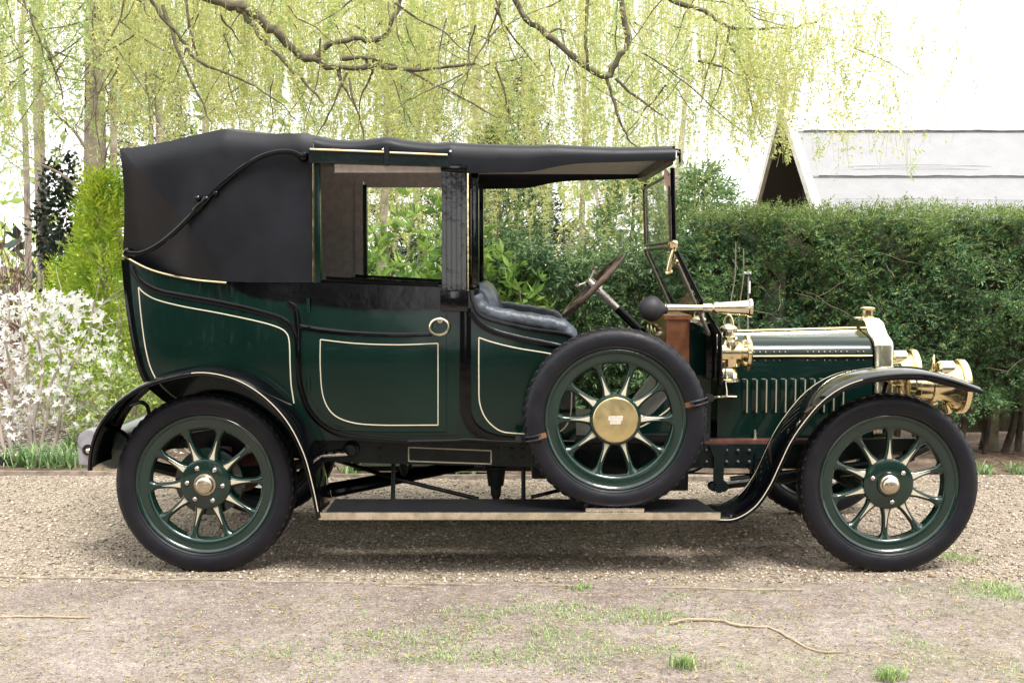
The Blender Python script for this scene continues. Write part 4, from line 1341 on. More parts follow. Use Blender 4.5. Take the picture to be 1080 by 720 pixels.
    l.new(f.outputs["Fac"], sub.inputs[0]); l.new(v.outputs["Distance"], sub.inputs[1])
    bp = n.new("ShaderNodeBump"); bp.inputs["Strength"].default_value = bump; bp.inputs["Distance"].default_value = .012
    l.new(sub.outputs[0], bp.inputs["Height"]); l.new(bp.outputs["Normal"], b.inputs["Normal"])
    MATS[name] = m
ground_mat("soil", [(.085, .06, .042), (.14, .10, .07), (.25, .19, .14)], 3.0, 55, .6)
ground_mat("gravel", [(.20, .16, .118), (.285, .235, .178), (.375, .315, .25)], 2.2, 95, .9, [(.14, .108, .08), (.30, .245, .185), (.43, .36, .285), (.60, .53, .44)], .68)
ground_mat("dirt", [(.150, .116, .094), (.250, .206, .174), (.38, .33, .29)], 1.6, 130, .6, [(.12, .092, .080), (.27, .225, .197), (.43, .38, .345)], .45, patch=((.27, .26, .15), 1.3, .3))
gy0 = G(540, 616)[1]; gy1 = G(540, 502)[1]
sheet("ground", -300, 300, -250, 600, 40, 40, -.035, 0, "soil", 0)
sheet("gravel_drive", -14, 14, gy0 - .05, gy1 + .15, 180, 40, 0, .006, "gravel", 1)
sheet("dirt_verge", -14, 14, -9, gy0 + .03, 180, 60, .003, .007, "dirt", 2, .03)
sheet("border_soil", -14, 14, gy1 + .08, 6.5, 120, 40, .012, .02, "soil", 3)

# loose stones
def stones(name, pts, size, m, mi):
    n = len(pts)
    base = np.array([(1, 0, 0), (-.9, .1, 0), (0, 1, .1), (.1, -1, 0), (0, 0, .7), (0, 0, -.5)], dtype=np.float32)
    f = np.array([(0, 2, 4), (2, 1, 4), (1, 3, 4), (3, 0, 4), (2, 0, 5), (1, 2, 5), (3, 1, 5), (0, 3, 5)])
    ang = RNG.uniform(0, 6.28, n); c, s = np.cos(ang), np.sin(ang)
    B = base[None] * (size[:, None, None] * RNG.uniform(.55, 1.2, (n, 6, 1)))
    X = B[..., 0] * c[:, None] - B[..., 1] * s[:, None]; Y = B[..., 0] * s[:, None] + B[..., 1] * c[:, None]
    V = np.stack([X, Y, B[..., 2]], -1) + pts[:, None, :]
    F = (np.arange(n) * 6)[:, None, None] + f[None]
    o = np_obj(name, V.reshape(-1, 3), F.reshape(-1, 3), m, midx=np.repeat(mi, 8))
    o["kind"] = "stuff"
    return o
n = 42000
sx_, sy_ = RNG.uniform(-4.6, 4.6, n), gy0 + .02 + (gy1 - gy0) * RNG.uniform(0, 1, n)
sz_ = RNG.gamma(3.0, .0016, n) + .002
pts = np.stack([sx_, sy_, .006 * noise2(sx_, sy_, 2.2, 1) + sz_ * .2], -1)
mat("stone_pale", (.56, .49, .39), .7, island=.3); mat("stone_dark", (.19, .145, .105), .85, island=.5)
st1 = stones("loose_gravel", pts, sz_, ["stone", "stone_pale", "stone_dark"], RNG.choice([0, 1, 2], n, p=[.58, .20, .22]))
n = 16000
sx_, sy_ = RNG.uniform(-4, 4, n), RNG.uniform(-2.6, gy0, n)
sz_ = RNG.gamma(2.0, .0011, n) + .0013
stones("scattered_grit", np.stack([sx_, sy_, .003 + .007 * noise2(sx_, sy_, 2.2, 2)], -1), sz_, ["stone", "stone_pale", "stone_dark"], RNG.choice([0, 1, 2], n, p=[.35, .17, .48]))

# ================================================================== LEAF AND BRANCH BUILDERS
def unit(v):
    return v / np.maximum(1e-9, np.linalg.norm(v, axis=-1, keepdims=True))
def leaf_geo(c, d, L, W, fold=.12, roll=None):
    """c (n,3) base, d (n,3) unit direction, L, W (n,): folded four-point leaves"""
    n = len(c)
    r = RNG.normal(0, 1, (n, 3)) if roll is None else roll
    s = unit(np.cross(d, r)); nn = np.cross(s, d)
    L_, W_ = L[:, None], W[:, None]
    V = np.stack([c, c + d * L_ * .45 + s * W_ * .5 + nn * W_ * fold, c + d * L_, c + d * L_ * .45 - s * W_ * .5 + nn * W_ * fold], 1)
    F = (np.arange(n) * 4)[:, None, None] + np.array([(0, 1, 2), (0, 2, 3)])[None]
    return V.reshape(-1, 3), F.reshape(-1, 3)
def frond_geo(c, d, L, K=9, w=.26, nrm=None, spread=.75):
    n = len(c)
    r = unit(RNG.normal(0, 1, (n, 3)) if nrm is None else nrm)
    s = unit(np.cross(d, r))
    C, D, LL = [], [], []
    for k in range(K):
        t = (k + .3) / K
        sg = 1 if k % 2 else -1
        dd = d if k == K - 1 else unit(d * (1 - spread * .4) + s * sg * spread + RNG.normal(0, .12, (n, 3)))
        C.append(c + d * (L * t)[:, None]); D.append(dd); LL.append(L * (.42 - .2 * t) * RNG.uniform(.7, 1.2, n))
    C, D, LL = np.concatenate(C), np.concatenate(D), np.concatenate(LL)
    return leaf_geo(C, D, LL, LL * w)
def leaves_obj(name, geos, mats, parent=None):
    """geos: list of (V,F,material index)"""
    Vs, Fs, M, o = [], [], [], 0
    for V, F, mi in geos:
        Vs.append(V); Fs.append(F + o); M.append(np.full(len(F), mi)); o += len(V)
    return np_obj(name, np.concatenate(Vs), np.concatenate(Fs), mats, parent, np.concatenate(M))
def branches_obj(name, paths, m, parent=None, n=6, rough=0.0):
    bm = new()
    for pts, r0, r1 in paths:
        if rough: pts = [Vector(p) + Vector((random.gauss(0, 1), random.gauss(0, 1), random.gauss(0, 1))) * (rough * (.25 * r0 + .004)) for p in pts]
        k = len(pts)
        add_tube(bm, pts, [(r0 + (r1 - r0) * i / max(1, k - 1)) * (1 + (random.uniform(-.18, .22) if rough else 0)) for i in range(k)], n)
    return obj(name, bm, m, parent, angle=70)
def wob(a, b, n=7, amp=.05):
    a, b = Vector(a), Vector(b)
    L = (b - a).length
    return smooth([a.lerp(b, i / n) + Vector((random.gauss(0, amp), random.gauss(0, amp), random.gauss(0, amp * .5))) * (L * .25 if 0 < i < n else 0) for i in range(n + 1)], 3)
def U(a, b, n): return RNG.uniform(a, b, n)

# ================================================================== BARN
BX, BYE, BYR, BZR = 3.60, 7.35, 9.55, 3.62
slope = (BZR - 2.28) / (BYR - 7.88)
BZE = BZR - (BYR - BYE) * slope
barn = thing("barn", "pale sheet-roofed barn with a dark gable end standing behind the clipped hedge", "barn", (BX, BYR, 0))
XE = 15.0
bm = new()
nv = Vector((0, -slope, 1)).normalized()   # outward of front slope is (-y,+z)
cuts = [0, .24, .60, 1.0]                   # fractions from ridge to eave: overlapping sheets
def rp(t, back=False):
    y = BYR + (BYR - BYE) * t * (1 if back else -1)
    return y, BZR - (BYR - BYE) * t * slope
ncol = 24
for back in (False, True):
    for i in range(3):
        for j in range(1):
            i_ = i
            y0, z0 = rp(cuts[i], back); y1, z1 = rp(min(1.0, cuts[i + 1] + .02), back)
            lift0 = .004 + .0 * i; lift1 = .034
            V = []
            xs = np.linspace(BX, XE, 60)
            rows = []
            for t in np.linspace(0, 1, 9):
                yy, zz = y0 + (y1 - y0) * t, z0 + (z1 - z0) * t
                lf = lift0 + (lift1 - lift0) * t
                rows.append([bm.verts.new((x, yy, zz + lf + .006 * math.sin(x * 3.1 + t * 5 + i) * math.sin(t * 3.1))) for x in xs])
            for a_, b_ in zip(rows[:-1], rows[1:]):
                for k in range(len(xs) - 1): bm.faces.new((a_[k], a_[k + 1], b_[k + 1], b_[k])).material_index = 1 if i == 0 else 0
            lo = [bm.verts.new((x, y1, z1 + .012)) for x in xs]
            for k in range(len(xs) - 1): bm.faces.new((rows[-1][k], rows[-1][k + 1], lo[k + 1], lo[k]))
mat("roof_felt", (.245, .245, .252), .85, color2=(.265, .265, .272), nscale=5, bump=.5, bscale=60, detail=8)
mat("burnt_out_course", (.60, .60, .60), .8, noise=.05, nscale=6)  # burnt-out glare put into the colour of the top course
mat("roof_under", (.06, .055, .05), .9)
roofb = obj("roof", bm, ["roof_felt", "burnt_out_course"], barn, angle=20)
bm = new()
for t, w_ in ((.262, .010), (.622, .005)):
    y, z = rp(t)
    pts = [Vector((BX + .15 + (XE - BX - .15) * k / 80, y, z + .040 + .004 * math.sin(k * 1.3))) for k in range(81)]
    add_tube(bm, pts, w_, 6)
for t in (.545, .57, .80):
    y, z = rp(t)
    pts = [Vector((BX + .25 + (8 if t > .6 else 3.6) * k / 40, y - .012 * math.sin(k * .22 + t * 9), z + .036 + .012 * math.sin(k * .22 + t * 9))) for k in range(41)]
    add_tube(bm, pts, .0025, 5)
mat("seam_strip", (.12, .12, .125), .8, color2=(.30, .30, .31), nscale=9)
obj("roof_seam", bm, "seam_strip", roofb)
bm = new()
for s in (-1, 1):
    ya = BYR; yb_ = BYR + s * (BYR - BYE)
    add_prism_pts = [(ya, BZR - .02), (ya, BZR - .16), (yb_, BZE - .16), (yb_, BZE - .02)]
    A = [bm.verts.new((BX + .02, y, z)) for y, z in add_prism_pts]; B = [bm.verts.new((XE, y, z + .005)) for y, z in add_prism_pts]
    bm.faces.new(A); bm.faces.new(B)
    for i in range(4): bm.faces.new((A[i], A[(i + 1) % 4], B[(i + 1) % 4], B[i]))
obj("rafters", bm, "roof_under", roofb)
for s in (-1, 1):
    bm = new()
    d = Vector((0, s * (BYR - BYE), BZE - BZR)).normalized()
    a = Vector((BX - .03, BYR, BZR + .03)); b = a + d * ((BYR - BYE) / abs(d.y) + .12)
    pr = [a, a + Vector((0, 0, -.17)), b + Vector((0, 0, -.15)), b]
    A = [bm.verts.new(q) for q in pr]; B = [bm.verts.new(q + Vector((.10, 0, 0))) for q in pr]
    bm.faces.new(A); bm.faces.new(B)
    for i in range(4): bm.faces.new((A[i], A[(i + 1) % 4], B[(i + 1) % 4], B[i]))
    obj("verge_board", bm, "verge_paint", barn)
bm = new()
gx = BX + .55
poly = [(BYE + .25, 0), (BYE + .25, BZE + .05), (BYR, BZR - .12), (2 * BYR - BYE - .25, BZE + .05), (2 * BYR - BYE - .25, 0)]
A = [bm.verts.new((gx, y, z)) for y, z in poly]; B = [bm.verts.new((gx + .1, y, z)) for y, z in poly]
bm.faces.new(A); bm.faces.new(B)
for i in range(5): bm.faces.new((A[i], A[(i + 1) % 5], B[(i + 1) % 5], B[i]))
for k in range(14):                      # sloping cladding boards
    y = BYE + .45 + k * .28
    if y > 2 * BYR - BYE - .4: break
    zt_ = BZR - abs(y - BYR) * slope - .2
    add_box(bm, (gx - .03, y, .1), (gx - .001, y + .22, zt_))
add_box(bm, (gx + .12, BYE + .25, 0), (XE - .1, BYE + .35, BZE - .05))
obj("gable_wall", bm, "barn_board", barn)
bm = new()
add_box(bm, (BX + .12, BYE + .45, 0), (BX + .22, BYE + .55, BZE + .38))
obj("verge_post", bm, "verge_paint", barn)

# ================================================================== HEDGE AND SHRUBS
HY = 2.42
HZ = P(900, 228, HY)[1]
def bulge(x, z): return .15 * noise2(x * 1.0, z * 1.6, 1.5, 4) + .09 * noise2(x * 3, z * 3.6, 1.5, 9)
hx0, hx1 = 1.35, 7.2
hedge = thing("hedge", "tall dark green clipped conifer hedge behind the bonnet, in front of the barn", "hedge", ((hx0 + hx1) / 2, HY + .5, 0))
n = 11500
x = U(hx0, hx1, n); z = .34 + (HZ - .34) * U(0, 1, n) ** .85
x = np.where(RNG.uniform(0, 1, n) < .62, U(hx0, 4.4, n), x)
edge = .16 * noise2(x, x * .3, 3, 2)
z = np.maximum(z, .32 + edge + .16 * noise2(x, x * 0, 5, 1))
depth = RNG.exponential(.07, n)
y = HY + bulge(x, z) + depth + np.where(z > HZ - .06, .03, 0)
keep = noise2(x * 2.2, z * 2.8, 1.7, 3) > -.62
c = np.stack([x, y, z], -1)[keep]
nk = len(c)
d = unit(np.stack([RNG.normal(0, .7, nk), -.75 + RNG.normal(0, .35, nk), .12 + RNG.normal(0, .45, nk)], -1))
L = U(.055, .125, nk)
g1 = frond_geo(c, d, L, 9, .30)
n = 4200
x = U(hx0, hx1, n); y = HY - .02 + U(0, 1, n) ** 1.3 * 1.0 + bulge(x, HZ)
z = HZ + .05 * noise2(x, y, 2.2, 5) + RNG.normal(0, .03, n)
d = unit(np.stack([RNG.normal(0, .5, n), -.3 + RNG.normal(0, .4, n), .8 + RNG.normal(0, .25, n)], -1))
g2 = frond_geo(np.stack([x, y, z], -1), d, U(.05, .11, n), 9, .30)
n = 3000
x = U(hx0, hx1, n); z = np.where(U(0, 1, n) < .55, HZ - RNG.exponential(.10, n), U(.8, HZ, n)); y = HY + bulge(x, z) - .02
d = unit(np.stack([RNG.normal(0, .5, n), -.9 + RNG.normal(0, .2, n), .3 + RNG.normal(0, .3, n)], -1))
g3 = frond_geo(np.stack([x, y, z], -1), d, U(.05, .10, n), 9, .30)
leaves_obj("foliage", [(*g1, 0), (*g2, 1), (*g3, 1)], ["hedge_leaf", "sunlit_hedge_tip"], hedge)
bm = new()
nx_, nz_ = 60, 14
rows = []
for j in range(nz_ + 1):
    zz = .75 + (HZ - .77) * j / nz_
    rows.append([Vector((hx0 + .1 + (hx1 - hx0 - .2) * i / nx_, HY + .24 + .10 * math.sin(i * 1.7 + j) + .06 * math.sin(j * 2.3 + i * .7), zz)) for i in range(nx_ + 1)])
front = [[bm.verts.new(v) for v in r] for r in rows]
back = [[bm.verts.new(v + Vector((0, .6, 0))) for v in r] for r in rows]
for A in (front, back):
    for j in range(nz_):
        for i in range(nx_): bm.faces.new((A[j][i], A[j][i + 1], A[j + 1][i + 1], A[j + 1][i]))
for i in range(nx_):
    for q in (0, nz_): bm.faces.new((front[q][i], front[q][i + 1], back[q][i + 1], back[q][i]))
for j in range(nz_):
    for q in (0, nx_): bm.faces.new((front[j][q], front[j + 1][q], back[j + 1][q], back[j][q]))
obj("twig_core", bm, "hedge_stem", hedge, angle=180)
paths = []
for k in range(46):
    xx = hx0 + .1 + (hx1 - hx0) * k / 46 + random.uniform(-.05, .05)
    yy = HY + .3 + random.uniform(-.1, .25)
    paths.append((wob((xx, yy, -.02), (xx + random.uniform(-.2, .2), yy + .05, random.uniform(1.0, 1.6)), 5, .1), random.uniform(.012, .035), .008))
branches_obj("stem", paths, "hedge_stem", hedge)
paths = []
for k in range(60):
    xx, zz = random.uniform(hx0, 4.6), random.uniform(.7, HZ - .1)
    a = Vector((xx, HY + .05, zz)); b = a + Vector((random.gauss(0, .2), -.12, random.gauss(0, .13)))
    paths.append((wob(a, b, 4, .12), .004, .0015))
branches_obj("bare_twig", paths, "twig", hedge, 4)

# looser conifer shrub left of the hedge
cs = thing("conifer_shrub", "loose feathery dark green conifer shrub seen through the open driver's seat side", "shrub", (.55, 3.0, 0))
n = 5200
x = U(-.45, 1.75, n)
topz = 1.60 + .14 * noise2(x, x * 0, 2.5, 7)
z = .12 + (topz - .12) * U(0, 1, n) ** .8
y = 2.62 + .25 * noise2(x, z, 1.6, 8) + RNG.exponential(.12, n)
d = unit(np.stack([RNG.normal(0, .7, n), -.6 + RNG.normal(0, .3, n), -.05 + RNG.normal(0, .4, n)], -1))
g1 = frond_geo(np.stack([x, y, z], -1), d, U(.10, .22, n), 11, .24, spread=.85)
m_ = RNG.uniform(0, 1, n) < .25
g2 = frond_geo(np.stack([x, y - .05, z + .03], -1)[m_], d[m_], U(.08, .16, m_.sum()), 11, .22)
leaves_obj("foliage", [(*g1, 0), (*g2, 1)], ["conifer_leaf", "pale_conifer_leaf"], cs)
branches_obj("stem", [(wob((xx, 3.0, -.02), (xx + random.uniform(-.2, .2), 3.0, 1.3), 5, .1), .03, .01) for xx in (-.2, .2, .55, .9, 1.3)], "hedge_stem", cs)
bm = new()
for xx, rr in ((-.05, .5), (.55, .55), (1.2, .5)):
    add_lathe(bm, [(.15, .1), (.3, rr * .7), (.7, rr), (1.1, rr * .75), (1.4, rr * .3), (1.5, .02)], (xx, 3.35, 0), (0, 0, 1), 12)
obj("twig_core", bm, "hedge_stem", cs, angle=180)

def conifer(name, label, x, y, h, r, m, nf, fl, group=None, up=.1, z0=.2, zpow=1.25, cat="tree", K=9, trunk="grey_bark", tr=None, pw=.9, rag=1.0):
    t = thing(name, label, cat, (x, y, 0), group)
    tr = tr or h * .012 + .02
    branches_obj("trunk", [(wob((x, y, -.05), (x, y, h * .97), 6, .02), tr, .01)], trunk, t, 8)
    u_ = U(0, 1, nf) ** zpow
    zz = z0 + (h - z0) * u_
    ph = U(0, 6.283, nf)
    rad = r * (1 - u_) ** pw * (.80 + rag * .25 * np.sin(ph * 3 + zz * 4) + rag * .18 * np.sin(ph * 7 - zz * 6)) * U(.55, 1, nf) ** .5 + .02
    c = np.stack([x + rad * np.cos(ph), y + rad * np.sin(ph), zz], -1)
    d = unit(np.stack([np.cos(ph), np.sin(ph), np.full(nf, up)], -1) + RNG.normal(0, .3, (nf, 3)))
    ms = m if isinstance(m, list) else [m]
    geos = [(*frond_geo(c[i::len(ms)], d[i::len(ms)], U(fl * .6, fl * 1.2, len(c[i::len(ms)])), K, .27), i) for i in range(len(ms))]
    leaves_obj("crown", geos, ms, t)
    return t
x, y = P(742, 215, 4.6)[0], 4.6
conifer("conifer", "feathery pale green conifer rising just left of the barn's gable end", x, y, 2.35, 1.15, ["pale_conifer_leaf"], 2000, .22, up=.25)
x = P(668, 240, 5.2)[0]
conifer("conifer", "lower bushy conifer behind the windscreen, half hidden by yellow willow strands", x, 5.2, 2.45, 1.2, ["pale_conifer_leaf"], 2000, .22, up=.3)
x = P(525, 230, 4.6)[0]
conifer("conifer", "soft green conifer behind the driver's seat, right of the glossy leaved shrub", x, 4.6, 2.7, .8, ["pale_conifer_leaf", "conifer_leaf"], 1800, .20, up=.3)
# dark conifers deep in the trees
for px, Y, h, r, lab in ((160, 12.5, 6.0, 1.1, "dark conifer between the trunks just above the rear corner of the hood"),
                         (440, 13.0, 5.6, 1.0, "dark grey-green conifer seen through the willow above the middle of the roof"),
                         (545, 11.0, 4.4, 1.0, "dark conifer showing through the front compartment just under the canopy")):
    conifer("conifer", lab, P(px, 200, Y)[0], Y, h, r, ["dark_leaf"], 1500, .34, up=-.1)
# golden conifer by the back of the hood
x = P(112, 300, 3.9)[0]
conifer("golden_conifer", "bright yellow-green feathery conifer just behind the back of the hood", x, 3.9, 2.2, .44, ["golden_leaf"], 2000, .20, up=1.3, z0=.35, pw=.62, rag=2.0)
x = P(78, 330, 4.3)[0]
conifer("golden_conifer", "smaller yellow-green conifer behind the white blossom bush", x, 4.3, 1.45, .35, ["golden_leaf"], 700, .17, up=1.3, z0=.3, pw=.6, rag=1.8)

# broad-leaved shrub seen through the windows
def leafy(name, label, x, y, r, h, m, n, L, W, cat="shrub", zc=.55, stems=7, bark="twig", squash=.7, whorl=0, extra=None, pw=.5, par=None):
    t = thing(name, label, cat, (x, y, 0))
    paths = []
    for k in range(stems):
        a = random.uniform(0, 6.28); e = (x + math.cos(a) * r * .6, y + math.sin(a) * r * .6 * squash, h * random.uniform(.65, .98))
        paths.append((wob((x + random.uniform(-.12, .12), y + random.uniform(-.08, .08), -.02), e, 6, .12), .014, .004))
    branches_obj("stem", paths, bark, t, 5)
    def sample(n):
        v = unit(RNG.normal(0, 1, (n, 3))) * (U(.25, 1, n) ** pw)[:, None]
        b = 1 + .22 * np.sin(v[:, 0] * 7 + 1) * np.cos(v[:, 2] * 6) + .12 * np.sin(v[:, 1] * 11)
        v = v * b[:, None]
        return np.stack([x + v[:, 0] * r, y + v[:, 1] * r * squash, h * zc + v[:, 2] * h * (1 - zc)], -1), v
    if whorl:
        c, v = sample(n // whorl)
        c = np.repeat(c, whorl, 0); v = np.repeat(v, whorl, 0)
        d = unit(unit(v) * .35 + RNG.normal(0, .6, c.shape) + np.array([0, -.1, .15]))
    else:
        c, v = sample(n); d = unit(unit(v) * .5 + RNG.normal(0, .7, c.shape))
    k = len(c)
    leaves_obj("foliage", [(*leaf_geo(c, d, U(L * .6, L * 1.2, k), U(W * .7, W * 1.2, k)), 0)], [m], t)
    return t
x = P(425, 250, 2.55)[0]
leafy("laurel_shrub", "large glossy light green shrub seen through the rear side windows", x, 2.6, .80, 1.86, "laurel_leaf", 3000, .125, .04, whorl=6, stems=10, zc=.56)
x = P(522, 300, 2.5)[0]
leafy("laurel_shrub", "smaller glossy shrub showing between the door pillar and the steering wheel", x, 2.5, .45, 1.62, "laurel_leaf", 1400, .11, .036, whorl=6, stems=6, zc=.6)
x = P(122, 400, 2.7)[0]
leafy("green_bush", "low loose yellow-green bush behind the rear mudguard", x, 2.75, .5, .85, "bush_leaf", 2600, .05, .018, zc=.5)
x = P(160, 400, 3.3)[0]
leafy("green_bush", "taller yellow-green bush under the golden conifer beside the hood's lower corner", x, 3.4, .55, 1.3, "bush_leaf", 2200, .06, .02, zc=.5)
x = P(66, 230, 6.2)[0]
leafy("ivy_bush", "dark evergreen ivy bush between the two pale trunks on the left", x, 6.2, .30, 2.7, "dark_leaf", 1900, .07, .045, zc=.68, stems=5)

# white blossom bush
mx_, my_ = P(50, 400, 2.85)[0], 2.85
mag = thing("magnolia_bush", "bush smothered in white star-shaped blossom at the left edge", "bush", (mx_, my_, 0))
paths = []
for (a, b) in (((14, 478), (6, 300)), ((34, 474), (20, 300)), ((40, 474), (45, 285)), ((50, 474), (98, 318)), ((8, 470), (-30, 330)), ((42, 474), (70, 330))):
    p0 = P3(*a, my_ - .25); p0.z = -.02
    paths.append((wob(p0, P3(*b, my_ - .1), 6, .06), .017, .005))
for k in range(26):
    q = random.choice(paths[:6])[0]; i = random.randrange(5, len(q)); a = q[i]
    paths.append((wob(a, a + Vector((random.gauss(0, .25), random.gauss(0, .2), random.uniform(.1, .4))), 4, .1), .006, .002))
branches_obj("stem", paths, "grey_bark", mag)
nf = 780
u1 = U(-1, 1, nf); pz = U(0, 1, nf)
cx = mx_ - .06 + u1 * .62 * np.sqrt(np.maximum(.05, 1 - ((pz - .45) / .62) ** 2)); cz = .22 + pz * 1.05
cy = my_ + RNG.normal(0, .22, nf)
fc = np.repeat(np.stack([cx, cy, cz], -1), 9, 0)
ax = unit(RNG.normal(0, 1, (nf, 3)) + np.array([0, -.9, .4])); axr = np.repeat(ax, 9, 0)
tn = unit(np.cross(axr, RNG.normal(0, 1, (nf * 9, 3))))
d = unit(tn + axr * U(.0, .8, nf * 9)[:, None])
gl = leaf_geo(fc, d, U(.03, .052, nf * 9), U(.013, .02, nf * 9), roll=axr)
leaves_obj("blossom", [(*gl, 0)], ["magnolia_petal"], mag)
n = 500
c = np.stack([mx_ + RNG.normal(0, .4, n), my_ + RNG.normal(0, .2, n), U(.2, 1.4, n)], -1)
leaves_obj("foliage", [(*leaf_geo(c, unit(RNG.normal(0, 1, (n, 3))), U(.03, .05, n), U(.012, .02, n)), 0)], ["bush_leaf"], mag)
# fallen petals beneath it
n = 2600
c = np.stack([mx_ + RNG.normal(.1, .75, n), U(2.35, 4.4, n), np.full(n, .045) + U(0, .01, n)], -1)
d = unit(np.stack([RNG.normal(0, 1, n), RNG.normal(0, 1, n), RNG.normal(0, .12, n)], -1))
o = leaves_obj("fallen_petals", [(*leaf_geo(c, d, U(.03, .055, n), U(.014, .022, n), roll=np.tile(np.array([[0, 0, 1.]]), (n, 1))), 0)], ["magnolia_petal"])
o["kind"] = "stuff"

# bracken / dead brush far left
bx = P(14, 240, 6.6)[0]
br = thing("dead_brush", "tangle of bare reddish-brown twigs behind the white blossom bush", "brush", (bx, 6.6, 0))
paths = []
for k in range(170):
    a = Vector((bx + random.gauss(0, .35), 6.6 + random.gauss(0, .3), random.uniform(0, 1.2)))
    paths.append((wob(a, a + Vector((random.gauss(0, .35), random.gauss(0, .2), random.uniform(.4, 1.4))), 4, .12), .006, .002))
branches_obj("twig_mass", paths, "red_twig", br, 4)

# ================================================================== TREES ON THE LEFT AND BEHIND
def bare_tree(name, label, px, Y, rad, h, m, lean=0.0, nb=16, leaf=None):
    x = P(px, 100, Y)[0]
    t = thing(name, label, "tree", (x, Y, 0))
    top = (x + lean, Y, h)
    tp = wob((x, Y, -.05), top, 8, .012)
    branches_obj("trunk", [(tp, rad, rad * .45)], m, t, 10)
    paths = []
    for k in range(nb):
        z = random.uniform(1.6, h * .95); f = z / h
        a = Vector((x + lean * f, Y, z)); an = random.uniform(0, 6.28)
        e = a + Vector((math.cos(an) * random.uniform(.4, 1.3), math.sin(an) * .7, random.uniform(-.1, .8)))
        p_ = wob(a, e, 5, .10); paths.append((p_, rad * .16, .004))
        for _ in range(2):
            q = random.choice(p_[4:]); paths.append((wob(q, q + Vector((random.gauss(0, .4), random.gauss(0, .3), random.gauss(.05, .3))), 3, .12), .006, .002))
    branches_obj("limb", paths, m, t, 5)
    n = 900
    c = np.stack([x + RNG.normal(0, .9, n), Y + RNG.normal(0, .7, n), U(h * .45, h * 1.05, n)], -1)
    leaves_obj("crown", [(*leaf_geo(c, unit(RNG.normal(0, 1, (n, 3))), U(.05, .1, n), U(.02, .04, n)), 0)], [leaf or "bush_leaf"], t)
    return t
for px, Y, rad, h, m, lean, lab in (
    (97, 5.6, .135, 7.0, "grey_bark", .06, "thickest bare trunk, grey-brown, standing behind the golden conifer"),
    (44, 6.4, .075, 6.5, "pale_bark", -.05, "slender pale trunk left of the dark ivy bush"),
    (24, 8.0, .05, 6.5, "pale_bark", .05, "thin pale trunk above the reddish dead brush, nearest the left edge"),
    (125, 8.5, .06, 7.0, "grey_bark", -.1, "thin dark trunk close to the right of the thickest trunk"),
    (170, 9.0, .07, 7.0, "grey_bark", .0, "brown trunk above the rear corner of the hood beside the dark conifer"),
    (212, 9.5, .06, 7.0, "pale_bark", .1, "pinkish-grey trunk above the highest point of the hood"),
    (404, 6.5, .055, 6.5, "pale_bark", .03, "pale straight trunk that continues down through the rear side window"),
    (503, 8.5, .07, 7.0, "pale_bark", -.05, "pale trunk rising above the glossy black door pillar"),
    (612, 9.5, .05, 6.5, "grey_bark", .1, "thin grey trunk among the willow strands above the driver's canopy")):
    bare_tree("bare_tree", lab, px, Y, rad, h, m, lean)

# distant wood reading as one pale mass
geos = []
n = 3000
c = np.stack([U(-16, 2.5, n), U(15, 24, n), U(0, 6.0, n) ** 1.0], -1)
c[:, 2] *= U(.2, 1, n)
geos.append((*leaf_geo(c, unit(RNG.normal(0, 1, (n, 3)) + np.array([0, 0, -.3])), U(.2, .5, n), U(.08, .2, n)), 0))
n = 1500
c = np.stack([U(-16, 2.5, n), U(13, 24, n), U(0, 2.2, n)], -1)
geos.append((*leaf_geo(c, unit(RNG.normal(0, 1, (n, 3))), U(.25, .6, n), U(.1, .3, n)), 1))
n = 10
c = np.stack([U(-16, 3, n), U(13, 24, n), np.zeros(n)], -1)
geos.append((*leaf_geo(c, unit(np.stack([RNG.normal(0, .14, n), RNG.normal(0, .08, n), np.ones(n)], -1)), U(4, 8, n), U(.06, .18, n)), 2))
o = leaves_obj("distant_wood", geos, ["bush_leaf", "dark_leaf", "pale_bark"]); o["kind"] = "stuff"
# wood on the near side of the drive, behind the photographer, that the paintwork mirrors
n = 18000
c = np.stack([U(-30, 30, n), U(-24, -15, n), U(0, 1, n) ** 1.3 * 12], -1)
kp = noise2(c[:, 0] * .25, c[:, 2] * .3, 1.5, 6) > -.25
kp |= c[:, 2] < 6
kp &= ~((np.abs(c[:, 0] + 1.15) < 1.6) & (c[:, 2] > 1.7) & (c[:, 2] < 5.0))  # unseen wood opened here so the door pillar mirrors bright sky
c = c[kp]; n = len(c)
g1 = leaf_geo(c, unit(RNG.normal(0, 1, (n, 3))), U(.6, 1.2, n), U(.3, .6, n))
o = leaves_obj("woodland", [(*g1, 0)], ["dark_leaf"]); o["kind"] = "stuff"

# ================================================================== WEEPING WILLOW
WX, WY = -6.6, 3.4
wil = thing("willow_tree", "weeping willow whose yellow-green hanging strands fill the upper part of the view", "tree", (WX, WY, 0))
branches_obj("trunk", [(wob((WX, WY, -.1), (WX + .4, WY, 3.2), 6, .02), .34, .26), (wob((WX + .4, WY, 3.1), (WX + .2, WY + .6, 6.4), 6, .05), .24, .06)], "willow_bark", wil, 14)
LY = 2.3
def pl(pts, Y=LY, dy=0.0): return smooth([P3(a, b, Y + dy * i) for i, (a, b) in enumerate(pts)], 4)
M1 = smooth([(WX + .4, WY, 3.0), (-5.0, 3.2, 4.2), (-3.4, 2.9, 4.75), (-1.6, 2.6, 4.85), (.4, 2.6, 4.8), (2.2, 2.8, 4.4), (3.2, 3.0, 4.05)], 5)
M2 = smooth([(WX + .4, WY, 3.1), (-5.2, 4.2, 4.4), (-3.2, 5.0, 5.0), (-.5, 5.6, 5.3), (2.2, 5.8, 5.0), (3.6, 5.6, 4.3)], 5)
M3 = smooth([(WX + .4, WY, 3.1), (-5.4, 2.2, 4.4), (-4.2, .6, 5.0), (-2.8, -.6, 5.2)], 5)
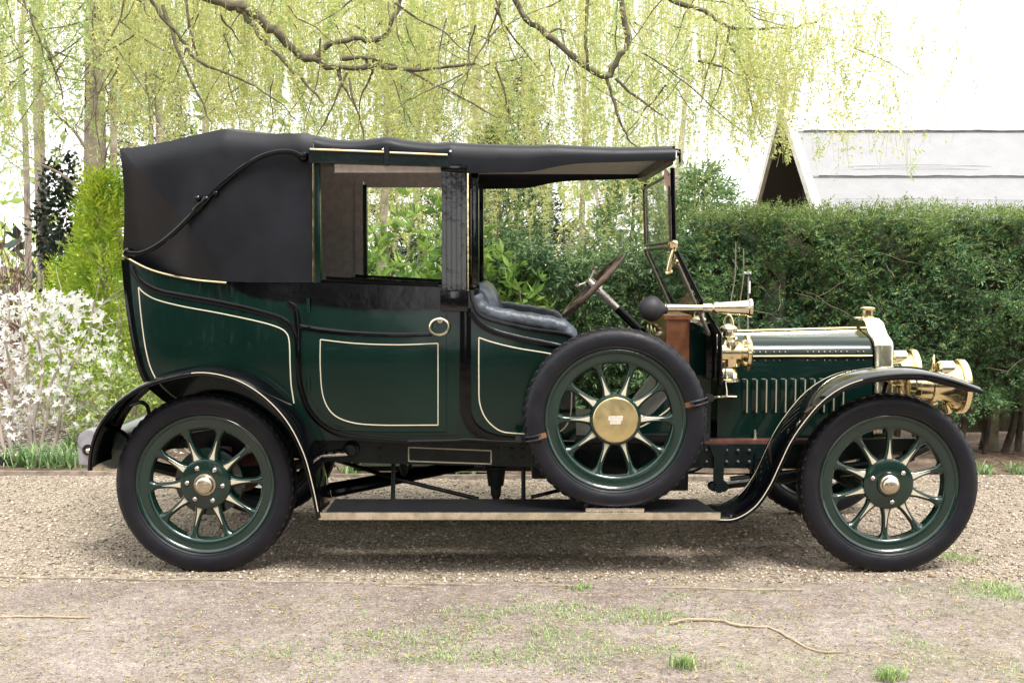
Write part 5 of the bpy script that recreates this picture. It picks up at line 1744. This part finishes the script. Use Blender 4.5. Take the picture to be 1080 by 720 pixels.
paths = [(M1, .17, .04), (M2, .16, .04), (M3, .14, .05)]
def sub(pts, r0, r1, start=None, Y=LY, dy=0.0):
    q = pl(pts, Y, dy)
    if start is not None:
        q = smooth([Vector(start), (Vector(start) + q[0]) / 2 + Vector((0, 0, .12)), q[0]], 4)[:-1] + q
    paths.append((q, r0, r1))
sub([(203, -12), (235, 3), (262, 10), (278, 24), (302, 46), (330, 65), (358, 72), (400, 70), (440, 73), (500, 66)], .050, .010, M1[9])
sub([(250, 8), (262, 20), (280, 45), (310, 75), (342, 109)], .028, .006)
sub([(332, 64), (345, 48), (372, 42), (400, 42), (412, 28), (420, 8), (424, -10)], .024, .012, None)
sub([(358, 62), (385, 61), (420, 70), (470, 95), (525, 124)], .020, .004)
sub([(355, 70), (362, 90), (372, 110)], .016, .004)
sub([(385, 62), (398, 82)], .012, .003)
sub([(150, -12), (170, 15), (188, 36), (205, 62), (240, 78), (290, 105), (312, 127)], .022, .004, M1[8])
sub([(172, 5), (190, 58), (213, 110), (223, 131)], .014, .004)
sub([(195, 0), (205, 50), (210, 62)], .012, .004)
sub([(134, -10), (125, 25), (109, 50)], .016, .004, M1[7])
sub([(538, -10), (555, 20), (576, 35), (600, 55), (620, 72), (640, 80), (652, 62), (662, 42), (656, 10), (652, -10)], .020, .022, M1[17])
sub([(640, 80), (648, 110), (660, 142), (672, 156)], .014, .004)
sub([(648, 84), (680, 108), (706, 128)], .013, .003)
sub([(620, -8), (618, 40), (620, 70)], .014, .010)
sub([(520, -8), (535, 40), (548, 70)], .008, .003)
sub([(578, 36), (590, 30), (598, 34)], .010, .003)
sub([(690, -8), (718, 4), (742, 12), (757, 22), (772, 29), (800, 31), (838, 28), (862, 24)], .026, .005, M1[22], 2.7)
sub([(770, 29), (764, 55), (760, 88), (745, 122)], .011, .003, None, 2.7)
sub([(768, 45), (785, 75), (794, 118), (804, 146)], .011, .003, None, 2.7)
sub([(772, 28), (788, 38), (798, 46)], .009, .003, None, 2.7)
sub([(786, 10), (800, 20), (840, 30)], .008, .003, None, 2.7)
sub([(900, 50), (940, 68), (965, 84)], .006, .002, None, 3.0)
# finer whips
for k in range(240):
    px = random.uniform(-20, 760); Y = random.uniform(2.0, 6.5)
    py = random.uniform(-20, 90)
    a = P3(px, py, Y)
    paths.append((wob(a, a + Vector((random.gauss(0, .35), random.gauss(0, .15), -random.uniform(.1, .7))), 4, .1), random.choice((.006, .006, .01)), .002))
branches_obj("limb", paths, "willow_bark", wil, 7, rough=.55)
# strands of catkins and young leaves
def tip_py(px):
    xs = [-80, 0, 60, 130, 140, 330, 420, 520, 700, 735, 790, 830, 900, 1000]
    ys = [230, 200, 165, 165, 170, 185, 265, 265, 265, 215, 172, 168, 185, 185]
    return np.interp(px, xs, ys)
def dens(px):
    return np.interp(px, [-80, 0, 60, 100, 140, 330, 470, 560, 640, 715, 780, 820, 870, 950, 1010], [.85, .8, .6, .5, .9, 1, .85, .6, .65, .75, .8, .55, .42, .34, .05])
CAT, STR, GRN = [], [], []
ns = 0
while ns < 2300:
    px = random.uniform(-90, 1010)
    if random.random() > dens(px): continue
    ns += 1
    front_ = px > 800
    Y = random.uniform(1.7, 3.4) if front_ else random.uniform(2.1, 7.5)
    tip = tip_py(px) * (random.uniform(.25, 1.05) if front_ else random.uniform(.35, 1.08))
    x0, zt_ = P(px, tip, Y)
    ztop = P(px, -30, Y)[1] + random.uniform(0, .5)
    if front_:
        ztop = P(px, random.uniform(-30, tip * .5), Y)[1]
    Ls = max(.15, ztop - zt_)
    sw_ = random.gauss(0, .22); sy2 = random.gauss(0, .08)
    nl = int(Ls * (74 if not front_ else 60) * random.choice((.25, .6, 1, 1.2)))
    if nl < 4: continue
    t = np.sort(U(0, 1, nl))
    wv = .045 * np.sin(t * 5 + random.uniform(0, 6))
    base = np.stack([x0 + sw_ * (1 - t) + wv, Y + sy2 * (1 - t) + .02 * np.cos(t * 6), zt_ + Ls * (1 - t)], -1)
    # clumpy along the strand
    kp = (np.sin(t * Ls * 9 + random.uniform(0, 6)) > -.75)
    base = base[kp]
    (GRN if (random.random() < (.55 if px < 110 else .16)) else CAT).append(base)
    STR.append((x0, Y, zt_, Ls, sw_, sy2))
for k in range(80):                       # heavier tuft of strands in front of the gable
    px = random.uniform(776, 838); Y = random.uniform(2.2, 4.0)
    tip = random.uniform(95, 158); x0, zt_ = P(px, tip, Y); Ls = random.uniform(.35, .9)
    nl = int(Ls * 80); t = np.sort(U(0, 1, nl)); sw_ = random.gauss(0, .15)
    CAT.append(np.stack([x0 + sw_ * (1 - t) + .03 * np.sin(t * 6 + k), np.full(nl, Y), zt_ + Ls * (1 - t)], -1)); STR.append((x0, Y, zt_, Ls, sw_, 0.0))
CAT, GRN = np.concatenate(CAT), np.concatenate(GRN)
def willow_leaves(c, L0):
    c = np.repeat(c, 2, 0); k = len(c)
    d = unit(np.stack([RNG.normal(0, .75, k), RNG.normal(0, .75, k), -.45 + RNG.normal(0, .5, k)], -1))
    return leaf_geo(c, d, U(L0 * .5, L0 * 1.4, k), U(.007, .013, k))
leaves_obj("crown", [(*willow_leaves(CAT, .032), 0), (*willow_leaves(GRN, .042), 1)], ["willow_leaf", "willow_leaf_green"], wil)
Vs, Fs = [], []
for (x0, Y, zt_, Ls, sw_, sy2) in STR:
    k = len(Vs) * 3
    for t in (0, 1 / 3, 2 / 3, 1):
        b0 = np.array([x0 + sw_ * (1 - t), Y + sy2 * (1 - t), zt_ + Ls * (1 - t)])
        r_ = .0022 - .0012 * t
        Vs.append(np.array([b0 + (r_, 0, 0), b0 + (-r_ * .5, r_ * .87, 0), b0 + (-r_ * .5, -r_ * .87, 0)]))
    for s_ in range(3):
        o_ = k + s_ * 3
        for j in range(3): Fs.append((o_ + j, o_ + (j + 1) % 3, o_ + 3 + (j + 1) % 3, o_ + 3 + j))
np_obj("strand", np.concatenate(Vs), np.array(Fs), "strand_bark", wil)

# ================================================================== SMALL GROUND THINGS
def blades(c, h, lean=.5, w=.006, m="grass_blade"):
    n = len(c)
    ph = U(0, 6.283, n)
    d = unit(np.stack([np.cos(ph) * lean * U(.2, 1.3, n), np.sin(ph) * lean * U(.2, 1.3, n), np.ones(n)], -1))
    d2 = unit(d + np.stack([np.cos(ph) * lean, np.sin(ph) * lean, np.full(n, -.35)], -1))
    s = np.stack([-np.sin(ph), np.cos(ph), np.zeros(n)], -1) * w * U(.6, 1.3, n)[:, None]
    H = h[:, None]
    m_ = c + d * H * .6; tpt = m_ + d2 * H * .45
    V = np.stack([c - s * .5, c + s * .5, m_ + s * .45, m_ - s * .45, tpt], 1)
    F3 = (np.arange(n) * 5)[:, None, None] + np.array([(0, 1, 2), (0, 2, 3), (3, 2, 4)])[None]
    return V.reshape(-1, 3), F3.reshape(-1, 3)
geos = []
for px, py, rx, ry, n, h in ((600, 648, .55, .16, 1500, .022), (455, 672, .35, .10, 800, .020), (560, 690, .55, .14, 1100, .022), (1055, 624, .25, .10, 900, .03), (985, 590, .22, .05, 300, .03),
                             (690, 640, .5, .14, 450, .018), (250, 690, .8, .2, 260, .016), (900, 650, .6, .25, 320, .018), (400, 695, .4, .12, 500, .02), (800, 700, .6, .15, 350, .02), (380, 640, .6, .15, 150, .015), (1010, 690, .4, .2, 250, .02)):
    gx, gy = G(px, py)
    # several small clumps inside each patch
    nc = max(6, n // 45)
    ccx, ccy = gx + RNG.normal(0, rx * .6, nc), gy + RNG.normal(0, ry * .8, nc)
    pick = RNG.integers(0, nc, n)
    n = int(n * 1.25); pick = RNG.integers(0, nc, n)
    c = np.stack([ccx[pick] + RNG.normal(0, .06, n), ccy[pick] + RNG.normal(0, .045, n), np.full(n, .004)], -1)
    c = c[c[:, 1] < gy0 + .05] if py > 600 else c
    geos.append((*blades(c, U(h * .3, h * 1.2, len(c)), 1.0, .0032), 0))
o = leaves_obj("sparse_grass", geos, ["grass_blade"]); o["kind"] = "stuff"
for px, py, n, h, lab in ((722, 704, 110, .055, "small green grass tuft in the foreground dirt, below the curved dry twig"), (611, 622, 70, .035, "little grass tuft on the line between gravel and dirt"),
                          (940, 716, 120, .05, "grass tuft cut by the bottom edge under the front wheel")):
    gx, gy = G(px, py)
    t = thing("grass_tuft", lab, "grass tuft", (gx, gy, 0))
    c = np.stack([gx + RNG.normal(0, .03, n), gy + RNG.normal(0, .02, n), np.full(n, .003)], -1)
    leaves_obj("blades", [(*blades(c, U(h * .5, h * 1.3, n), .55, .005), 0)], ["grass_blade"], t)
for px, py, n, h, sp_, lab in ((28, 492, 110, .22, .09, "clump of long green leaves at the left edge by the dark tray"), (62, 492, 130, .24, .12, "middle clump of long leaves beneath the white blossom bush"), (92, 478, 110, .24, .12, "clump of long leaves right behind the tail lamp"),
                          (382, 500, 90, .16, .09, "clump of strap leaves seen under the car beside the rear axle"), (425, 494, 100, .15, .12, "clump of strap leaves seen under the middle of the car below the door"), (478, 498, 80, .13, .10, "clump of strap leaves seen under the car left of the drain housing"),
                          (1046, 505, 50, .13, .06, "clump of dark strap leaves right of the front tyre"), (1075, 500, 36, .12, .05, "clump of strap leaves at the right edge below the hedge")):
    gx, gy = G(px, py); gy = max(gy, gy1 + .12)
    t = thing("leaf_clump", lab, "plant", (gx, gy, 0), "clumps of bulb leaves along the border")
    c = np.stack([gx + RNG.normal(0, sp_, n), gy + RNG.normal(0, .06, n), np.full(n, .0)], -1)
    leaves_obj("blades", [(*blades(c, U(h * .45, h * 1.15, n), .75, .012), 0)], ["daffodil_leaf"], t)
# litter
n = 3800
lx, ly = U(-3.2, 3.2, n), U(-2.5, gy0 + .25, n)
kp = noise2(lx * 1.5, ly * 2, 2, 5) > -.35
c = np.stack([lx, ly, .006 + .007 * noise2(lx, ly, 2.2, 2) + U(0, .004, n)], -1)[kp]
n = len(c)
d = unit(np.stack([RNG.normal(0, 1, n), RNG.normal(0, 1, n), RNG.normal(0, .1, n)], -1))
up_ = np.tile(np.array([[0, 0, 1.]]), (n, 1))
g = leaf_geo(c, d, U(.015, .04, n), U(.003, .007, n), roll=up_)
o = leaves_obj("fallen_catkins", [(*g, 0)], ["yellow_litter"]); o["kind"] = "stuff"
geos = []
n = 3200
lx, ly = U(-4.6, 4.6, n), U(gy1 + .1, gy1 + 1.8, n)
c = np.stack([lx, ly, .03 + U(0, .02, n)], -1)
d = unit(np.stack([RNG.normal(0, 1, n), RNG.normal(0, 1, n), RNG.normal(0, .2, n)], -1))
geos.append((*leaf_geo(c, d, U(.02, .06, n), U(.01, .03, n), roll=np.tile(np.array([[0, 0, 1.]]), (n, 1))), 0))
n = 9000
lx, ly = U(-3.2, 3.2, n), U(-2.5, gy0 + .1, n)
c = np.stack([lx, ly, .007 + U(0, .004, n)], -1)
d = unit(np.stack([RNG.normal(0, 1, n), RNG.normal(0, 1, n), RNG.normal(0, .1, n)], -1))
geos.append((*leaf_geo(c, d, U(.005, .020, n), U(.002, .007, n), roll=np.tile(np.array([[0, 0, 1.]]), (n, 1))), 0))
o = leaves_obj("leaf_litter", geos, ["brown_litter"]); o["kind"] = "stuff"

# edging boards
def board_line(name, label, a, b, w, h, z0, m):
    a, b = Vector((*a, 0)), Vector((*b, 0)); d = (b - a).normalized(); s = Vector((-d.y, d.x, 0)) * w
    bm = new()
    k = 40; rings = []
    for i in range(k + 1):
        p = a.lerp(b, i / k); p.z = z0 + .003 * math.sin(i * 1.3); p += s * .15 * math.sin(i * .9)
        rings.append([p - s * .5, p + s * .5, p + s * .5 + Vector((0, 0, h)), p - s * .5 + Vector((0, 0, h))])
    add_loft(bm, rings)
    off = (a + b) / 2
    bmesh.ops.translate(bm, verts=bm.verts, vec=-off)
    o = obj(name, bm, m); o.location = off
    o["label"] = label; o["category"] = "edging board"
    return o
board_line("edging_board", "long weathered timber edging between the gravel and the planted border behind the car", G(-160, 499), G(760, 507), .022, .05, -.02, "edging_wood")
board_line("edging_board", "half-buried timber edging across the foreground where gravel meets dirt", G(-160, 606), G(845, 623), .024, .035, -.0275, "edging_wood")
# dry twigs
def twig(label, pts, r0, r1, m="dry_twig"):
    q = smooth([Vector((*G(a, b), r0 + .004)) for a, b in pts], 5)
    off = q[0].copy(); off.z = 0
    bm = new(); add_tube(bm, [p - off + Vector((random.gauss(0, .002), random.gauss(0, .003), abs(random.gauss(0, .002)))) for p in q], [(r0 + (r1 - r0) * i / (len(q) - 1)) * random.uniform(.72, 1.25) for i in range(len(q))], 7)
    o = obj("dry_twig", bm, m); o.location = off; o["label"] = label; o["category"] = "twig"
twig("long curved tan twig lying on the dirt in front of the front wheel", [(706, 659), (725, 656), (755, 656), (780, 662), (812, 665), (835, 677), (862, 689), (890, 690)], .0065, .003)
twig("pale straight twig lying on the dirt at the left edge", [(-10, 652), (40, 652), (95, 653)], .0045, .003)
# dark tray at the left edge of the border
bm = new()
gx, gy = G(2, 492); gy = max(gy, gy1 + .16)
add_box(bm, (-.13, -.08, .0), (.10, .08, .045), bevel=.012)
add_box(bm, (-.10, -.05, .045), (.05, .05, .065), bevel=.01)
o = obj("plastic_tray", bm, "black_plastic"); o.location = (gx, gy, .02)
o["label"] = "dark flat plastic tray lying on the soil at the left edge"; o["category"] = "tray"

# low fence boards behind the hedge foot, wire post
fx0, fx1 = P(985, 440, 3.0)[0], 7.4
fen = thing("wooden_fence", "low weathered board fence half hidden behind the foot of the hedge", "fence", ((fx0 + fx1) / 2, 3.0, 0))
for k in range(8):
    bm = new(); xx = fx0 + k * .48
    add_box(bm, (xx, 2.98, .16 + random.uniform(-.02, .02)), (xx + .46, 3.005, .74), bevel=.003)
    obj("board", bm, "fence_wood", fen)
for xx in (fx0 + .42, fx0 + 1.9, fx0 + 3.4):
    bm = new(); add_box(bm, (xx - .05, 2.88, 0), (xx + .05, 2.972, .9), bevel=.004)
    obj("post", bm, "fence_wood", fen)
x0 = P(813, 340, 2.62)[0]
tr_ = thing("dead_tree", "weathered bare stump in the dark gap at the hedge's left end above the bonnet", "tree stump", (x0, 2.62, 0))
branches_obj("trunk", [(wob((x0, 2.62, -.05), (x0 + .03, 2.66, P(813, 285, 2.62)[1]), 6, .04), .12, .085)], "grey_bark", tr_, 10)
x0 = P(789, 320, 2.35)[0]
wp = thing("garden_stake", "thin white-tipped metal stake with a short crossbar behind the horn", "stake", (x0, 2.35, 0))
bm = new(); z1 = P(789, 292, 2.35)[1]; zm = P(789, 288, 2.35)[1]
add_tube(bm, [(x0, 2.35, 0), (x0, 2.35, z1)], .007, 6)
obj("rod", bm, "grey_metal", wp)
bm = new(); add_tube(bm, [(x0 - .045, 2.35, zm), (x0 + .02, 2.35, zm)], .010, 6)
obj("crossbar", bm, "white_metal", wp)
bm = new(); add_tube(bm, [(x0 + .006, 2.338, z1 - .12), (x0 + .006, 2.338, z1 - .03)], .008, 6)
obj("band", bm, "white_metal", wp)
paths = []
for a, b in (((776, 255), (768, 330)), ((784, 262), (779, 330))):
    paths.append((wob(P3(*b, 2.3) - Vector((0, 0, .9)), P3(*a, 2.3), 6, .05), .006, .004))
cl = thing("bare_climber", "two thin pale bare climber stems hanging behind the horn's brass bell", "climber", (P(776, 300, 2.3)[0], 2.3, 0))
branches_obj("stem", paths, "twig", cl, 5)

# ================================================================== one mesh per piece
def split_pieces(o, by_side):
    me = o.data
    bm = new(); bm.from_mesh(me)
    bm.verts.ensure_lookup_table()
    seen = [-1] * len(bm.verts); k = 0
    for v in bm.verts:
        if seen[v.index] >= 0: continue
        st = [v]; seen[v.index] = k
        while st:
            w = st.pop()
            for e in w.link_edges:
                q = e.other_vert(w)
                if seen[q.index] < 0: seen[q.index] = k; st.append(q)
        k += 1
    cen = [[0, 0.0] for _ in range(k)]
    for v in bm.verts: cen[seen[v.index]][0] += 1; cen[seen[v.index]][1] += v.co.y
    key = [(1 if c[1] / c[0] > 0 else 0) if by_side else i for i, c in enumerate(cen)]
    groups = sorted(set(key))
    if len(groups) < 2: bm.free(); return
    kids = list(o.children)
    for gi, g in enumerate(groups):
        b2 = bm.copy(); b2.verts.ensure_lookup_table()
        bmesh.ops.delete(b2, geom=[v for v in b2.verts if key[seen[v.index]] != g], context='VERTS')
        nm = bpy.data.meshes.new(o.name.split(".")[0])
        b2.to_mesh(nm); b2.free()
        for m in me.materials: nm.materials.append(m)
        if gi == 0: o.data = nm
        else:
            n_ = link(o.name.split(".")[0], nm, o.parent)
            n_.matrix_parent_inverse = o.matrix_parent_inverse.copy(); n_.location = o.location
    bm.free()
SIDES = {"quarter_lining", "frame_sill", "roof_rail", "window_sill", "windscreen_post", "bonnet_ledge"}
LOOSE = {"gearbox", "strap_wire", "brass_trim", "pinstripe", "leaf_spring", "spring_hanger", "rivet", "stud", "gauge", "brake_rod", "wheel_strap", "wheel_chock", "hinge_rod", "hinge_strap", "hood_pillar"}
for o in [c for c in car.children_recursive if c.type == 'MESH']:
    nm_ = o.name.split(".")[0]
    if nm_ in SIDES: split_pieces(o, True)
    elif nm_ in LOOSE: split_pieces(o, False)
